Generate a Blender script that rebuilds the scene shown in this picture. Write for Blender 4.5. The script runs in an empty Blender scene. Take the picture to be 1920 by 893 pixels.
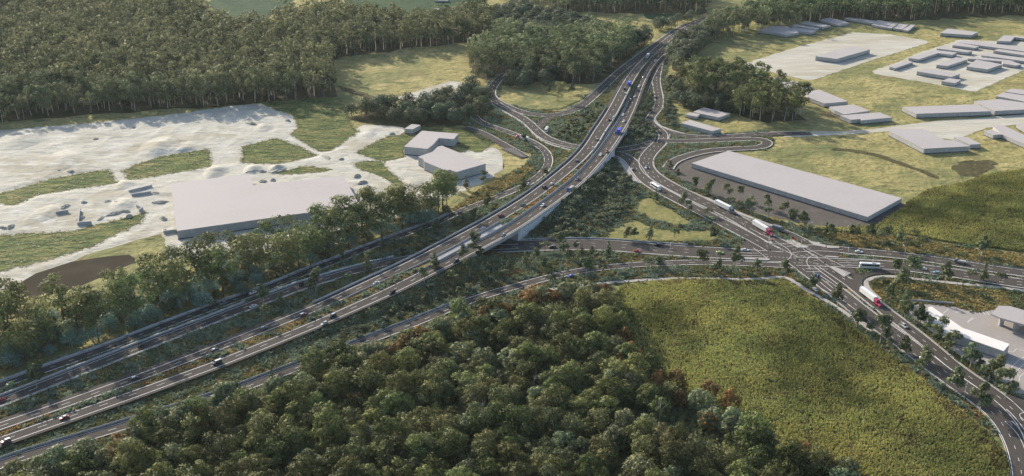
import bpy, math, random
import numpy as np
from mathutils import Vector

# ------------------------------------------------------------------ camera, world, sun, exposure
SC = bpy.context.scene
COL = SC.collection
F, CU, CV, CAMH = 2100.0, 960.0, 446.5, 304.0          # focal length in photo pixels, image centre, height (m)
TH = math.atan(946.5 / F)                              # pitch below the horizon
CT, ST = math.cos(TH), math.sin(TH)
cam_d = bpy.data.cameras.new('camera')
cam_d.sensor_width = 36.0
cam_d.lens = 36.0 * F / 1920.0
cam_d.clip_start, cam_d.clip_end = 1.0, 20000.0
cam = bpy.data.objects.new('camera', cam_d)
cam.location = (0, 0, CAMH)
cam.rotation_euler = (math.pi / 2 - TH, 0, 0)
COL.objects.link(cam)
SC.camera = cam

SUN_EL, SUN_AZ = math.radians(23), math.radians(-38)    # sun stands behind the scene, to the left
world = bpy.data.worlds.new('World')
SC.world = world
world.use_nodes = True
wn = world.node_tree.nodes
sky = wn.new('ShaderNodeTexSky')
sky.sky_type = 'NISHITA'
sky.sun_disc = False
sky.sun_elevation, sky.sun_rotation = SUN_EL, SUN_AZ
sky.air_density, sky.dust_density = 1.0, 1.6
world.node_tree.links.new(sky.outputs[0], wn['Background'].inputs[0])
wn['Background'].inputs[1].default_value = 0.14
sun_d = bpy.data.lights.new('sun', 'SUN')
sun_d.energy, sun_d.angle, sun_d.color = 4.9, math.radians(0.8), (1.0, 0.90, 0.75)
sun = bpy.data.objects.new('sun', sun_d)
sdir = Vector((math.sin(SUN_AZ) * math.cos(SUN_EL), math.cos(SUN_AZ) * math.cos(SUN_EL), math.sin(SUN_EL)))
sun.rotation_euler = sdir.to_track_quat('Z', 'Y').to_euler()
sun.location = (-300, 500, 600)
COL.objects.link(sun)
SC.view_settings.view_transform = 'Standard'
SC.view_settings.look = 'None'
SC.view_settings.gamma = 1.0
SC.view_settings.use_curve_mapping = False
SC.view_settings.exposure = 0.62
SC.cycles.max_bounces = 5
SC.cycles.transparent_max_bounces = 4
SC.cycles.volume_bounces = 0
SC.cycles.use_denoising = True
SC.cycles.denoising_prefilter = 'ACCURATE'

R = random.Random(7)
N = np.random.default_rng(11)

# ------------------------------------------------------------------ helpers: projection, meshes, tags
def g(u, v, z=0.0):
    """the point of the plane z that the photo shows at pixel (u, v)"""
    a, b = (u - CU) / F, (v - CV) / F
    d = np.array((a, CT - b * ST, -ST - b * CT))
    t = (z - CAMH) / d[2]
    return np.array((a * t, d[1] * t))
def gs(pts, z=0.0):
    return np.array([g(p[0], p[1], z) for p in pts])
def proj(x, y, z):
    dy, dz = y, z - CAMH
    depth = dy * CT - dz * ST
    return CU + F * x / depth, CV - F * (dy * ST + dz * CT) / depth
def cr(ox, oy, k, pts):
    """enlarged-crop coordinates to photo pixels"""
    return [(ox + p[0] / k, oy + p[1] / k) for p in pts]

def tag(o, label=None, cat=None, group=None, kind=None):
    if label: o['label'] = label
    if cat: o['category'] = cat
    if group: o['group'] = group
    if kind: o['kind'] = kind
    return o
def link(name, me, parent=None):
    o = bpy.data.objects.new(name, me)
    COL.objects.link(o)
    if parent is not None: o.parent = parent
    return o
def empty(name, loc, rz=0.0, sc=1.0):
    o = bpy.data.objects.new(name, None)
    o.empty_display_size = 0.5
    o.location = (float(loc[0]), float(loc[1]), float(loc[2]))
    o.rotation_euler = (0, 0, rz)
    o.scale = (sc, sc, sc)
    COL.objects.link(o)
    return o
def npmesh(name, V, Fc, mats, midx=None, tone=None, smooth=False, nrm=None):
    """mesh from numpy: V (n,3); Fc list of equal-length face arrays or one array; tone: per-vertex float"""
    V = np.asarray(V, dtype=np.float32)
    arrs = Fc if isinstance(Fc, list) else [Fc]
    arrs = [np.asarray(a, dtype=np.int32) for a in arrs if len(a)]
    me = bpy.data.meshes.new(name)
    me.vertices.add(len(V)); me.vertices.foreach_set('co', V.ravel())
    loops = np.concatenate([a.ravel() for a in arrs])
    tot = np.concatenate([np.full(len(a), a.shape[1], dtype=np.int32) for a in arrs])
    st = np.concatenate([[0], np.cumsum(tot)[:-1]]).astype(np.int32)
    me.loops.add(len(loops)); me.loops.foreach_set('vertex_index', loops)
    me.polygons.add(len(tot)); me.polygons.foreach_set('loop_start', st); me.polygons.foreach_set('loop_total', tot)
    for m in (mats if isinstance(mats, (list, tuple)) else [mats]): me.materials.append(m)
    if midx is not None: me.polygons.foreach_set('material_index', np.asarray(midx, dtype=np.int32))
    if smooth: me.polygons.foreach_set('use_smooth', np.ones(len(tot), dtype=bool))
    if tone is not None:
        at = me.attributes.new('tone', 'FLOAT', 'POINT')
        at.data.foreach_set('value', np.asarray(tone, dtype=np.float32))
    me.update(calc_edges=True)
    me.validate()
    if nrm is not None:
        me.polygons.foreach_set('use_smooth', np.ones(len(me.polygons), dtype=bool)); me.normals_split_custom_set_from_vertices(np.asarray(nrm, dtype=np.float32).tolist())
    return me

class MB:
    """collects boxes, prisms, tubes and ribbons into one mesh"""
    def __init__(s): s.v, s.f = [], []
    def add(s, vs, fs):
        o = len(s.v); s.v += [tuple(map(float, p)) for p in vs]; s.f += [tuple(i + o for i in f) for f in fs]; return s
    def box(s, x0, x1, y0, y1, z0, z1):
        return s.hexa([(x0, y0, z0), (x1, y0, z0), (x1, y1, z0), (x0, y1, z0)], [(x0, y0, z1), (x1, y0, z1), (x1, y1, z1), (x0, y1, z1)])
    def hexa(s, b, t):
        return s.add(list(b) + list(t), [(3, 2, 1, 0), (4, 5, 6, 7), (0, 1, 5, 4), (1, 2, 6, 5), (2, 3, 7, 6), (3, 0, 4, 7)])
    def prism(s, poly, z0, z1, top=True, bottom=True, sides=True):
        n = len(poly); vs = [(p[0], p[1], z0) for p in poly] + [(p[0], p[1], z1) for p in poly]
        fs = [(i, (i + 1) % n, n + (i + 1) % n, n + i) for i in range(n)] if sides else []
        if top: fs.append(tuple(range(n, 2 * n)))
        if bottom: fs.append(tuple(range(n - 1, -1, -1)))
        return s.add(vs, fs)
    def side(s, prof, y0, y1, inset=0.0):
        """side-view outline (x, z) extruded across y, the far ring pulled in by inset for a rounded flank"""
        n = len(prof); vs = [(p[0], y0, p[1]) for p in prof] + [(p[0], y1, p[1]) for p in prof]
        fs = [(i, (i + 1) % n, n + (i + 1) % n, n + i) for i in range(n)]
        return s.add(vs, fs + [tuple(range(n - 1, -1, -1)), tuple(range(n, 2 * n))])
    def tube(s, a, b, r0, r1, n=6):
        a, b = Vector(a), Vector(b); d = (b - a).normalized()
        u = d.orthogonal().normalized(); w = d.cross(u)
        vs = [a + (u * math.cos(2 * math.pi * k / n) + w * math.sin(2 * math.pi * k / n)) * r0 for k in range(n)]
        vs += [b + (u * math.cos(2 * math.pi * k / n) + w * math.sin(2 * math.pi * k / n)) * r1 for k in range(n)]
        return s.add(vs, [(k, (k + 1) % n, n + (k + 1) % n, n + k) for k in range(n)] + [tuple(range(n - 1, -1, -1)), tuple(range(n, 2 * n))])
    def mesh(s, name, m, smooth=False):
        me = bpy.data.meshes.new(name); me.from_pydata(s.v, [], s.f)
        for q in (m if isinstance(m, (list, tuple)) else [m]): me.materials.append(q)
        if smooth: me.polygons.foreach_set('use_smooth', np.ones(len(me.polygons), dtype=bool))
        me.update(); return me
    def obj(s, name, m, parent=None, smooth=False):
        return link(name, s.mesh(name, m, smooth), parent)

# ------------------------------------------------------------------ materials
def newmat(name):
    m = bpy.data.materials.new(name); m.use_nodes = True
    nt = m.node_tree; p = nt.nodes['Principled BSDF']
    return m, nt, p
def rgba(c): return (c[0], c[1], c[2], 1.0)
def mixc(nt, fac, a, b):
    n = nt.nodes.new('ShaderNodeMix'); n.data_type = 'RGBA'
    for s, x in ((0, fac), (6, a), (7, b)):
        if isinstance(x, (tuple, list)): n.inputs[s].default_value = rgba(x)
        elif isinstance(x, (int, float)): n.inputs[s].default_value = x
        else: nt.links.new(x, n.inputs[s])
    return n.outputs[2]
def noise(nt, scale, detail=3, stretch=None, rot=0.0, rough=0.55, dist=0.0):
    ge = nt.nodes.new('ShaderNodeNewGeometry'); no = nt.nodes.new('ShaderNodeTexNoise')
    mp = nt.nodes.new('ShaderNodeMapping'); nt.links.new(ge.outputs['Position'], mp.inputs[0])
    mp.inputs['Rotation'].default_value = (0, 0, rot)
    if stretch: mp.inputs['Scale'].default_value = stretch
    nt.links.new(mp.outputs[0], no.inputs['Vector'])
    no.inputs['Scale'].default_value = scale; no.inputs['Detail'].default_value = detail
    no.inputs['Roughness'].default_value = rough; no.inputs['Distortion'].default_value = dist
    return no.outputs['Fac']
def ramp(nt, fac, lo, hi):
    n = nt.nodes.new('ShaderNodeMapRange'); n.interpolation_type = 'SMOOTHSTEP'
    nt.links.new(fac, n.inputs[0]); n.inputs[1].default_value = lo; n.inputs[2].default_value = hi
    return n.outputs[0]
def surf(name, base, layers=(), rough=0.9, bump=None, spec=0.08, metallic=0.0):
    """layers: (scale, colour, lo, hi[, stretch, rot, detail]) mixed one over another; bump: (scale, distance, stretch, rot)"""
    m, nt, p = newmat(name)
    c = base
    for L in layers:
        st = L[4] if len(L) > 4 else None; ro = L[5] if len(L) > 5 else 0.0; de = L[6] if len(L) > 6 else 4
        c = mixc(nt, ramp(nt, noise(nt, L[0], de, st, ro), L[2], L[3]), c, L[1])
    if isinstance(c, tuple): p.inputs['Base Color'].default_value = rgba(c)
    else: nt.links.new(c, p.inputs['Base Color'])
    p.inputs['Roughness'].default_value = rough; p.inputs['Specular IOR Level'].default_value = spec
    p.inputs['Metallic'].default_value = metallic
    if bump:
        b = nt.nodes.new('ShaderNodeBump'); b.inputs['Distance'].default_value = bump[1]; b.inputs['Strength'].default_value = 1.0
        nt.links.new(noise(nt, bump[0], 5, bump[2] if len(bump) > 2 else None, bump[3] if len(bump) > 3 else 0.0, 0.6), b.inputs['Height'])
        nt.links.new(b.outputs[0], p.inputs['Normal'])
    return m
def leafmat(name, lo, hi, alt=None, trans=0.30, rough=0.6, objvar=0.35, altw=0.5, spec=0.12, hue=0.06):
    """foliage: the colour runs from lo to hi by clump, some whole plants lean to alt; light passes through the leaves"""
    m, nt, p = newmat(name)
    at = nt.nodes.new('ShaderNodeAttribute'); at.attribute_name = 'tone'
    oi = nt.nodes.new('ShaderNodeObjectInfo')
    c = mixc(nt, at.outputs['Fac'], lo, hi)
    if alt:
        c = mixc(nt, ramp(nt, oi.outputs['Random'], 1 - altw, 1.0), c, alt)
    hs = nt.nodes.new('ShaderNodeHueSaturation')
    ma = nt.nodes.new('ShaderNodeMath'); ma.operation = 'MULTIPLY_ADD'
    wn_ = nt.nodes.new('ShaderNodeTexWhiteNoise'); wn_.noise_dimensions = '1D'
    nt.links.new(oi.outputs['Random'], wn_.inputs['W'])
    nt.links.new(wn_.outputs['Value'], ma.inputs[0]); ma.inputs[1].default_value = objvar * 1.6; ma.inputs[2].default_value = 1 - objvar * 0.8
    if objvar > 0:
        w2 = nt.nodes.new('ShaderNodeTexWhiteNoise'); w2.noise_dimensions = '1D'; m2 = nt.nodes.new('ShaderNodeMath'); m2.operation = 'MULTIPLY_ADD'
        m3 = nt.nodes.new('ShaderNodeMath'); m3.operation = 'ADD'; nt.links.new(oi.outputs['Random'], m3.inputs[0]); m3.inputs[1].default_value = 7.31
        nt.links.new(m3.outputs[0], w2.inputs['W']); nt.links.new(w2.outputs['Value'], m2.inputs[0]); m2.inputs[1].default_value = hue; m2.inputs[2].default_value = 0.5 - hue * 0.45
        nt.links.new(m2.outputs[0], hs.inputs['Hue'])
    nt.links.new(ma.outputs[0], hs.inputs['Value']); nt.links.new(c, hs.inputs['Color'])
    c = hs.outputs[0]
    nt.links.new(c, p.inputs['Base Color'])
    p.inputs['Roughness'].default_value = rough; p.inputs['Specular IOR Level'].default_value = spec
    tr = nt.nodes.new('ShaderNodeBsdfTranslucent'); nt.links.new(c, tr.inputs['Color'])
    mx = nt.nodes.new('ShaderNodeMixShader'); mx.inputs[0].default_value = trans
    nt.links.new(p.outputs[0], mx.inputs[1]); nt.links.new(tr.outputs[0], mx.inputs[2])
    nt.links.new(mx.outputs[0], nt.nodes['Material Output'].inputs[0])
    return m

M = {}
M['grass'] = surf('meadow_grass', (0.318, 0.281, 0.117), [
    (0.010, (0.185, 0.196, 0.080), 0.46, 0.58), (0.03, (0.382, 0.329, 0.148), 0.5, 0.66), (0.022, (0.138, 0.159, 0.064), 0.55, 0.68),
    (0.07, (0.138, 0.143, 0.058), 0.56, 0.68, (0.5, 1.5, 1), 0.25), (0.02, (0.254, 0.185, 0.090), 0.58, 0.72), (0.25, (0.212, 0.185, 0.080), 0.48, 0.66), (0.18, (0.101, 0.111, 0.048), 0.61, 0.70, (0.7, 1.3, 1), 0.2)], bump=(0.10, 2.2))
M['green'] = surf('green_grass', (0.145, 0.165, 0.055), [
    (0.03, (0.23, 0.205, 0.085), 0.46, 0.62), (0.07, (0.065, 0.10, 0.032), 0.44, 0.58, (0.6, 1.6, 1), 0.2), (0.2, (0.20, 0.185, 0.08), 0.54, 0.70), (0.16, (0.05, 0.075, 0.028), 0.58, 0.68, (0.5, 1.6, 1), 0.2)], bump=(0.12, 3.0, (0.6, 1.6, 1), 0.2))
M['lush'] = surf('lush_field', (0.028, 0.062, 0.031), [(0.01, (0.043, 0.081, 0.034), 0.4, 0.7), (0.05, (0.019, 0.046, 0.025), 0.5, 0.7)], bump=(0.1, 1.0))
M['lawn'] = surf('mown_lawn', (0.21, 0.20, 0.075), [(0.06, (0.28, 0.245, 0.105), 0.46, 0.60), (0.12, (0.14, 0.155, 0.06), 0.50, 0.64), (0.4, (0.17, 0.165, 0.065), 0.5, 0.7)], bump=(0.25, 0.8))
M['bare'] = surf('pale_bare_ground', (0.465, 0.448, 0.387), [
    (0.018, (0.376, 0.348, 0.276), 0.48, 0.64), (0.06, (0.520, 0.508, 0.453), 0.48, 0.64, (0.8, 1.2, 1), -0.3),
    (0.05, (0.354, 0.342, 0.305), 0.58, 0.68, (0.5, 1.5, 1), 0.3), (0.12, (0.299, 0.293, 0.271), 0.63, 0.72, (0.5, 1.5, 1), 0.4), (0.5, (0.376, 0.354, 0.299), 0.52, 0.72), (0.028, (0.299, 0.276, 0.188), 0.66, 0.76, (0.6, 1.4, 1), 0.2)],
    rough=0.95, bump=(0.14, 0.9, (0.7, 1.3, 1), 0.35))
M['bare_far'] = surf('pale_hardstand', (0.457, 0.433, 0.362), [
    (0.02, (0.393, 0.362, 0.283), 0.48, 0.66, (0.4, 1.8, 1), -0.4), (0.05, (0.520, 0.496, 0.433), 0.5, 0.68, (0.4, 1.8, 1), -0.4), (0.12, (0.347, 0.283, 0.213), 0.68, 0.8, (0.4, 1.5, 1), -0.4)],
    rough=0.95, bump=(0.05, 1.6, (0.4, 1.4, 1), -0.4))
M['verge'] = surf('planted_verge', (0.132, 0.132, 0.059), [
    (0.14, (0.251, 0.158, 0.066), 0.46, 0.62), (0.11, (0.079, 0.112, 0.066), 0.48, 0.62), (0.5, (0.066, 0.081, 0.040), 0.5, 0.72), (0.7, (0.264, 0.152, 0.053), 0.58, 0.7)], bump=(0.5, 0.8))
M['ochre'] = surf('ochre_groundcover', (0.19, 0.155, 0.06), [
    (0.05, (0.14, 0.13, 0.05), 0.46, 0.62), (0.35, (0.25, 0.185, 0.065), 0.48, 0.66), (0.6, (0.09, 0.095, 0.04), 0.50, 0.68), (0.03, (0.10, 0.115, 0.055), 0.52, 0.66, (0.5, 1.6, 1), -0.2)], bump=(0.5, 0.9))
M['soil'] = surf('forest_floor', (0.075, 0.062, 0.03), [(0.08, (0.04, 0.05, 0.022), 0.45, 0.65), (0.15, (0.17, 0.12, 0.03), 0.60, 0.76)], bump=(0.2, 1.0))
M['cornsoil'] = surf('corn_soil', (0.15, 0.125, 0.055), [(0.05, (0.09, 0.09, 0.035), 0.45, 0.65), (0.4, (0.06, 0.05, 0.025), 0.55, 0.75)], bump=(0.4, 0.5))
M['asphalt'] = surf('asphalt', (0.075, 0.066, 0.059), [(0.06, (0.090, 0.078, 0.069), 0.45, 0.7), (0.5, (0.064, 0.057, 0.053), 0.5, 0.75), (0.12, (0.057, 0.052, 0.048), 0.58, 0.76), (0.025, (0.086, 0.076, 0.068), 0.52, 0.6)], rough=0.9, bump=(3.0, 0.02))
M['yard'] = surf('dirt_yard', (0.122, 0.108, 0.096), [(0.03, (0.101, 0.089, 0.079), 0.45, 0.65), (0.12, (0.140, 0.123, 0.108), 0.5, 0.68), (0.4, (0.090, 0.079, 0.072), 0.52, 0.75)], bump=(0.4, 0.35))
M['forecourt'] = surf('forecourt_paving', (0.333, 0.302, 0.282), [(0.04, (0.292, 0.268, 0.248), 0.45, 0.65), (0.4, (0.363, 0.333, 0.308), 0.5, 0.75)], bump=(0.8, 0.05))
M['path'] = surf('concrete_path', (0.399, 0.374, 0.348), [(0.2, (0.340, 0.319, 0.297), 0.45, 0.7), (1.2, (0.442, 0.416, 0.391), 0.55, 0.8)])
M['concrete'] = surf('concrete', (0.405, 0.396, 0.396), [(0.25, (0.334, 0.330, 0.334), 0.45, 0.7), (1.5, (0.458, 0.449, 0.449), 0.5, 0.75)], bump=(1.2, 0.04))
M['stonewall'] = surf('retaining_block', (0.504, 0.516, 0.528), [(1.1, (0.360, 0.372, 0.384), 0.46, 0.60), (0.3, (0.576, 0.576, 0.576), 0.5, 0.7)], bump=(1.2, 0.3))
M['paint'] = surf('road_paint', (0.734, 0.714, 0.684), [(0.6, (0.562, 0.541, 0.520), 0.5, 0.75)], rough=0.7)
M['kerb'] = surf('kerb_concrete', (0.52, 0.50, 0.47), [(0.4, (0.42, 0.40, 0.38), 0.45, 0.7)])
M['roof'] = surf('metal_roof', (0.419, 0.389, 0.383), [(0.03, (0.403, 0.374, 0.367), 0.45, 0.65), (0.3, (0.435, 0.404, 0.395), 0.5, 0.75)], rough=0.7)
M['roofpale'] = surf('pale_roof', (0.74, 0.70, 0.67), [(0.08, (0.70, 0.66, 0.63), 0.45, 0.65)], rough=0.6)
M['roofgrey'] = surf('grey_canopy', (0.40, 0.37, 0.36), [(0.1, (0.37, 0.345, 0.335), 0.45, 0.65)], rough=0.6)
M['wall'] = surf('block_wall', (0.402, 0.402, 0.393), [(1.6, (0.297, 0.302, 0.302), 0.44, 0.60), (0.4, (0.454, 0.445, 0.437), 0.5, 0.7)], rough=0.9)
M['skirt'] = surf('footing', (0.09, 0.09, 0.12), [(0.5, (0.12, 0.12, 0.14), 0.45, 0.7)])
M['pond'] = surf('pond_water', (0.050, 0.042, 0.030), [(0.05, (0.065, 0.054, 0.038), 0.45, 0.65)], rough=0.9, spec=0.02, bump=(0.6, 0.05))
M['steel'] = surf('galvanised_steel', (0.42, 0.43, 0.44), [(1.5, (0.34, 0.35, 0.36), 0.45, 0.7)], rough=0.45, metallic=0.6)
M['bark'] = surf('pale_gum_bark', (0.42, 0.38, 0.33), [(0.6, (0.26, 0.23, 0.19), 0.45, 0.65)])
M['darkbark'] = surf('dark_bark', (0.14, 0.115, 0.09), [(0.8, (0.09, 0.075, 0.06), 0.45, 0.65)])
M['gum'] = leafmat('gum_leaves', (0.072, 0.1, 0.048), (0.285, 0.295, 0.15), (0.125, 0.145, 0.065), 0.30, rough=0.7)
M['roadgum'] = leafmat('roadside_gum_leaves', (0.085, 0.112, 0.043), (0.29, 0.3, 0.125), (0.14, 0.155, 0.06), 0.30)
M['round'] = leafmat('round_tree_leaves', (0.06, 0.085, 0.055), (0.16, 0.19, 0.115), (0.11, 0.122, 0.062), 0.25)
M['dark'] = leafmat('dark_bush_leaves', (0.082, 0.105, 0.066), (0.23, 0.245, 0.15), (0.13, 0.145, 0.085), 0.28)
M['rain'] = leafmat('rainforest_leaves', (0.056, 0.075, 0.027), (0.265, 0.285, 0.1), (0.115, 0.122, 0.046), 0.30, objvar=0.65)
M['sage'] = leafmat('grey_green_leaves', (0.12, 0.15, 0.085), (0.3, 0.325, 0.17), (0.2, 0.2, 0.1), 0.28, spec=0.15)
M['rust'] = leafmat('rusty_leaves', (0.145, 0.088, 0.040), (0.36, 0.21, 0.075), (0.19, 0.125, 0.055), 0.28, hue=0.015)
M['wattle'] = leafmat('blue_green_leaves', (0.13, 0.22, 0.18), (0.27, 0.38, 0.31), (0.16, 0.23, 0.185), 0.32)
M['olive'] = leafmat('olive_shrub_leaves', (0.13, 0.13, 0.055), (0.38, 0.345, 0.175), (0.2, 0.18, 0.085), 0.30)
M['young'] = leafmat('young_tree_leaves', (0.075, 0.105, 0.055), (0.2, 0.225, 0.11), (0.115, 0.13, 0.065), 0.28)
M['palm_y'] = leafmat('yellow_green_leaves', (0.12, 0.13, 0.045), (0.27, 0.25, 0.09), None, 0.3)
M['teal'] = leafmat('teal_tussock', (0.15, 0.19, 0.13), (0.31, 0.36, 0.245), None, 0.28, objvar=0.0)
M['orange'] = leafmat('orange_groundcover_leaves', (0.23, 0.155, 0.065), (0.5, 0.32, 0.125), None, 0.28, objvar=0.0)
M['shrubgreen'] = leafmat('verge_shrub_leaves', (0.12, 0.142, 0.068), (0.29, 0.3, 0.145), None, 0.28, objvar=0.0)
M['yellowcover'] = leafmat('yellow_groundcover_leaves', (0.22, 0.19, 0.075), (0.48, 0.375, 0.14), None, 0.25, objvar=0.0)
M['rain2'] = leafmat('open_forest_leaves', (0.075, 0.085, 0.035), (0.30, 0.29, 0.115), (0.10, 0.11, 0.05), 0.28, objvar=0.5, spec=0.15)
M['bog'] = surf('damp_dark_grass', (0.085, 0.075, 0.036), [(0.06, (0.06, 0.056, 0.028), 0.45, 0.65), (0.3, (0.14, 0.12, 0.055), 0.52, 0.7)], bump=(0.2, 1.0))
M['heap'] = surf('piled_earth', (0.375, 0.356, 0.306), [(0.4, (0.250, 0.244, 0.219), 0.45, 0.62), (1.2, (0.450, 0.425, 0.362), 0.5, 0.7)], bump=(0.8, 0.4))
M['edgegrass'] = leafmat('ragged_grass', (0.15, 0.17, 0.06), (0.36, 0.33, 0.14), None, 0.35, objvar=0.0)
M['corngreen'] = leafmat('green_corn_leaves', (0.122, 0.152, 0.051), (0.466, 0.482, 0.175), None, 0.30, objvar=0.0)
M['corndead'] = leafmat('dead_corn_leaves', (0.08, 0.065, 0.032), (0.3, 0.24, 0.12), None, 0.28, objvar=0.0)
M['slab'] = surf('weathered_slab', (0.33, 0.33, 0.335), [(0.4, (0.25, 0.25, 0.26), 0.45, 0.65), (1.5, (0.38, 0.38, 0.38), 0.5, 0.7)])
M['corn'] = leafmat('corn_leaves', (0.148, 0.157, 0.051), (0.541, 0.503, 0.180), None, 0.30, objvar=0.0)
M['rubber'] = surf('tyre_rubber', (0.02, 0.02, 0.02), rough=0.8)
M['glass'] = surf('tinted_glass', (0.02, 0.024, 0.03), rough=0.12, spec=0.6)
M['chassis'] = surf('dark_chassis', (0.04, 0.04, 0.045), rough=0.6)
M['headlight'] = surf('headlight_lens', (0.7, 0.7, 0.68), rough=0.2)
M['tail'] = surf('tail_lens', (0.35, 0.02, 0.02), rough=0.3)
M['alloy'] = surf('alloy_rim', (0.4, 0.4, 0.41), rough=0.35, metallic=0.7)
def paint(col):
    k = 'paint_%s' % col
    if k not in M:
        c = {'white': (0.72, 0.72, 0.71), 'black': (0.012, 0.013, 0.016), 'silver': (0.46, 0.48, 0.50), 'grey': (0.16, 0.17, 0.185), 'red': (0.38, 0.025, 0.02),
             'maroon': (0.17, 0.03, 0.035), 'blue': (0.03, 0.09, 0.36), 'lightblue': (0.28, 0.40, 0.52), 'lime': (0.36, 0.50, 0.12), 'teal': (0.05, 0.16, 0.19), 'green': (0.04, 0.12, 0.09),
             'purple': (0.09, 0.035, 0.09), 'pink': (0.55, 0.03, 0.11), 'royal': (0.035, 0.055, 0.62)}[col]
        M[k] = surf('%s_vehicle_paint' % col, c, rough=0.28, spec=0.5)
    return M[k]
# ------------------------------------------------------------------ motorway alignment and terrain
def interp(x, tab):
    return float(np.interp(x, [t[0] for t in tab], [t[1] for t in tab]))
ZTAB = [(-100, 1.2), (450, 1.8), (600, 3.0), (700, 4.6), (800, 6.6), (900, 7.4), (1130, 7.4), (1160, 6.8), (1180, 5.0), (1200, 2.4), (1215, 1.0), (1240, 0.3), (1260, 0.05)]
def zm(u): return interp(u, ZTAB)
def smooth(P, step=4.0):
    """Catmull-Rom through the points (n, k), resampled evenly"""
    P = np.asarray(P, float)
    Q = np.vstack([2 * P[0] - P[1], P, 2 * P[-1] - P[-2]])
    out = []
    for i in range(1, len(Q) - 2):
        p0, p1, p2, p3 = Q[i - 1], Q[i], Q[i + 1], Q[i + 2]
        n = max(2, int(np.linalg.norm((p2 - p1)[:2]) / 2))
        t = np.linspace(0, 1, n, endpoint=False)[:, None]
        out.append(0.5 * (2 * p1 + (p2 - p0) * t + (2 * p0 - 5 * p1 + 4 * p2 - p3) * t ** 2 + (3 * p1 - p0 - 3 * p2 + p3) * t ** 3))
    C = np.vstack(out + [P[-1:]])
    s = np.concatenate([[0], np.cumsum(np.linalg.norm(np.diff(C[:, :2], axis=0), axis=1))])
    n = max(3, int(s[-1] / step) + 1)
    q = np.linspace(0, s[-1], n)
    C = np.stack([np.interp(q, s, C[:, k]) for k in range(C.shape[1])], 1)
    for _ in range(4):                                   # relax pixel jitter
        C[1:-1] = 0.25 * C[:-2] + 0.5 * C[1:-1] + 0.25 * C[2:]
    return C
class Line:
    """a world polyline with heights: pts are photo pixels (u, v) or (u, v, z)"""
    def __init__(s, pts, zf=None, step=4.0):
        W = []
        for p in pts:
            z = p[2] if len(p) > 2 else (zf(p[0]) if zf else 0.0)
            q = g(p[0], p[1], z); W.append((q[0], q[1], z))
        s.P = smooth(W, step); s.fin()
    def fin(s):
        s.s = np.concatenate([[0], np.cumsum(np.linalg.norm(np.diff(s.P[:, :2], axis=0), axis=1))])
        T = np.gradient(s.P[:, :2], axis=0); T /= np.linalg.norm(T, axis=1)[:, None]
        s.T = T; s.Nl = np.stack([-T[:, 1], T[:, 0]], 1)
        s.u = proj(s.P[:, 0], s.P[:, 1], s.P[:, 2])[0]
    def off(s, d, dz=0.0):
        return np.column_stack([s.P[:, :2] + s.Nl * np.asarray(d).reshape(-1, 1), s.P[:, 2] + dz])
    def at(s, q):
        p = np.array([np.interp(q, s.s, s.P[:, k]) for k in range(3)]); t = np.array([np.interp(q, s.s, s.T[:, k]) for k in range(2)])
        t /= np.linalg.norm(t); return p, t, np.array((-t[1], t[0]))
    def near(s, x, y):
        i = int(np.argmin((s.P[:, 0] - x) ** 2 + (s.P[:, 1] - y) ** 2)); return s.s[i]

# ------------------------------------------------------------------ at-grade roads: name, label, pixels, half widths, lines, z
RD = {}
def rd(key, name, label, pts, L, R_, marks=(), kerb=(0, 0)):
    RD[key] = dict(name=name, label=label, line=Line(pts), L=L, R=R_, marks=marks, kerb=kerb)
rd('C1', 'service_road', 'narrow two-lane service road below the tree belt', [(-60, 747), (0, 725), (73.9, 697.9), (147.9, 672), (214.4, 648.5), (261.6, 629.5), (313.4, 609.8), (372.5, 587.6), (414.8, 571.9), (471.5, 552.5), (518.3, 534.5), (567.6, 514), (604.5, 499.5), (640, 486.5), (673.9, 471.5), (718.3, 455.4), (760.2, 439.4), (802.1, 424.6),
    (834.1, 412), (861.6, 397.6), (910.9, 379.1), (947.9, 364.4), (985, 348), (1008, 333), (1023, 318), (1029, 303), (1025, 288), (1014, 277), (1000, 268), (985.4, 261), (958.3, 250.5), (933.6, 241.5), (909, 233.5), (894.5, 225), (886.5, 213.5), (890, 205.5), (902, 200), (917, 196), (930, 193)], 3.6, 3.6, [(0, 'dash'), (3.1, 'solid'), (-3.1, 'solid')])
rd('C2', 'slip_road', 'two-lane slip road between the service road and the motorway', [(-60, 777), (-20, 763), (21.7, 747.7), (70.2, 728.5), (118.3, 709.5), (165.1, 691.3), (249.8, 658.5), (289.9, 643), (329.4, 627.8), (368.8, 612.8), (404, 599.3), (433.3, 588), (498.6, 563), (538, 548.5), (572.5, 536), (616.9, 522.5), (649.3, 513), (674, 507), (698.6, 500.5), (730.6, 492.8), (775, 483.5), (830, 474), (880, 467.5), (930, 464.8), (972.5, 463.3)], 5.0, 4.4, [(0, 'dash'), (3.6, 'solid'), (-3.6, 'solid')])
rd('L1', 'arterial_road', 'wide arterial carriageway running under the bridge to the junction', [(930, 465), (972.5, 463.3), (1000, 462.2), (1049, 460.3), (1098.6, 460.2), (1147.9, 462), (1197, 466.3), (1240, 469.5), (1280, 472.5), (1329, 475), (1378.6, 478), (1427.9, 481.5), (1470, 484)], 9.5, 8.5, [(8.4, 'solid'), (-7.4, 'solid'), (3.0, 'dash'), (-1.6, 'dash')])
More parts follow.
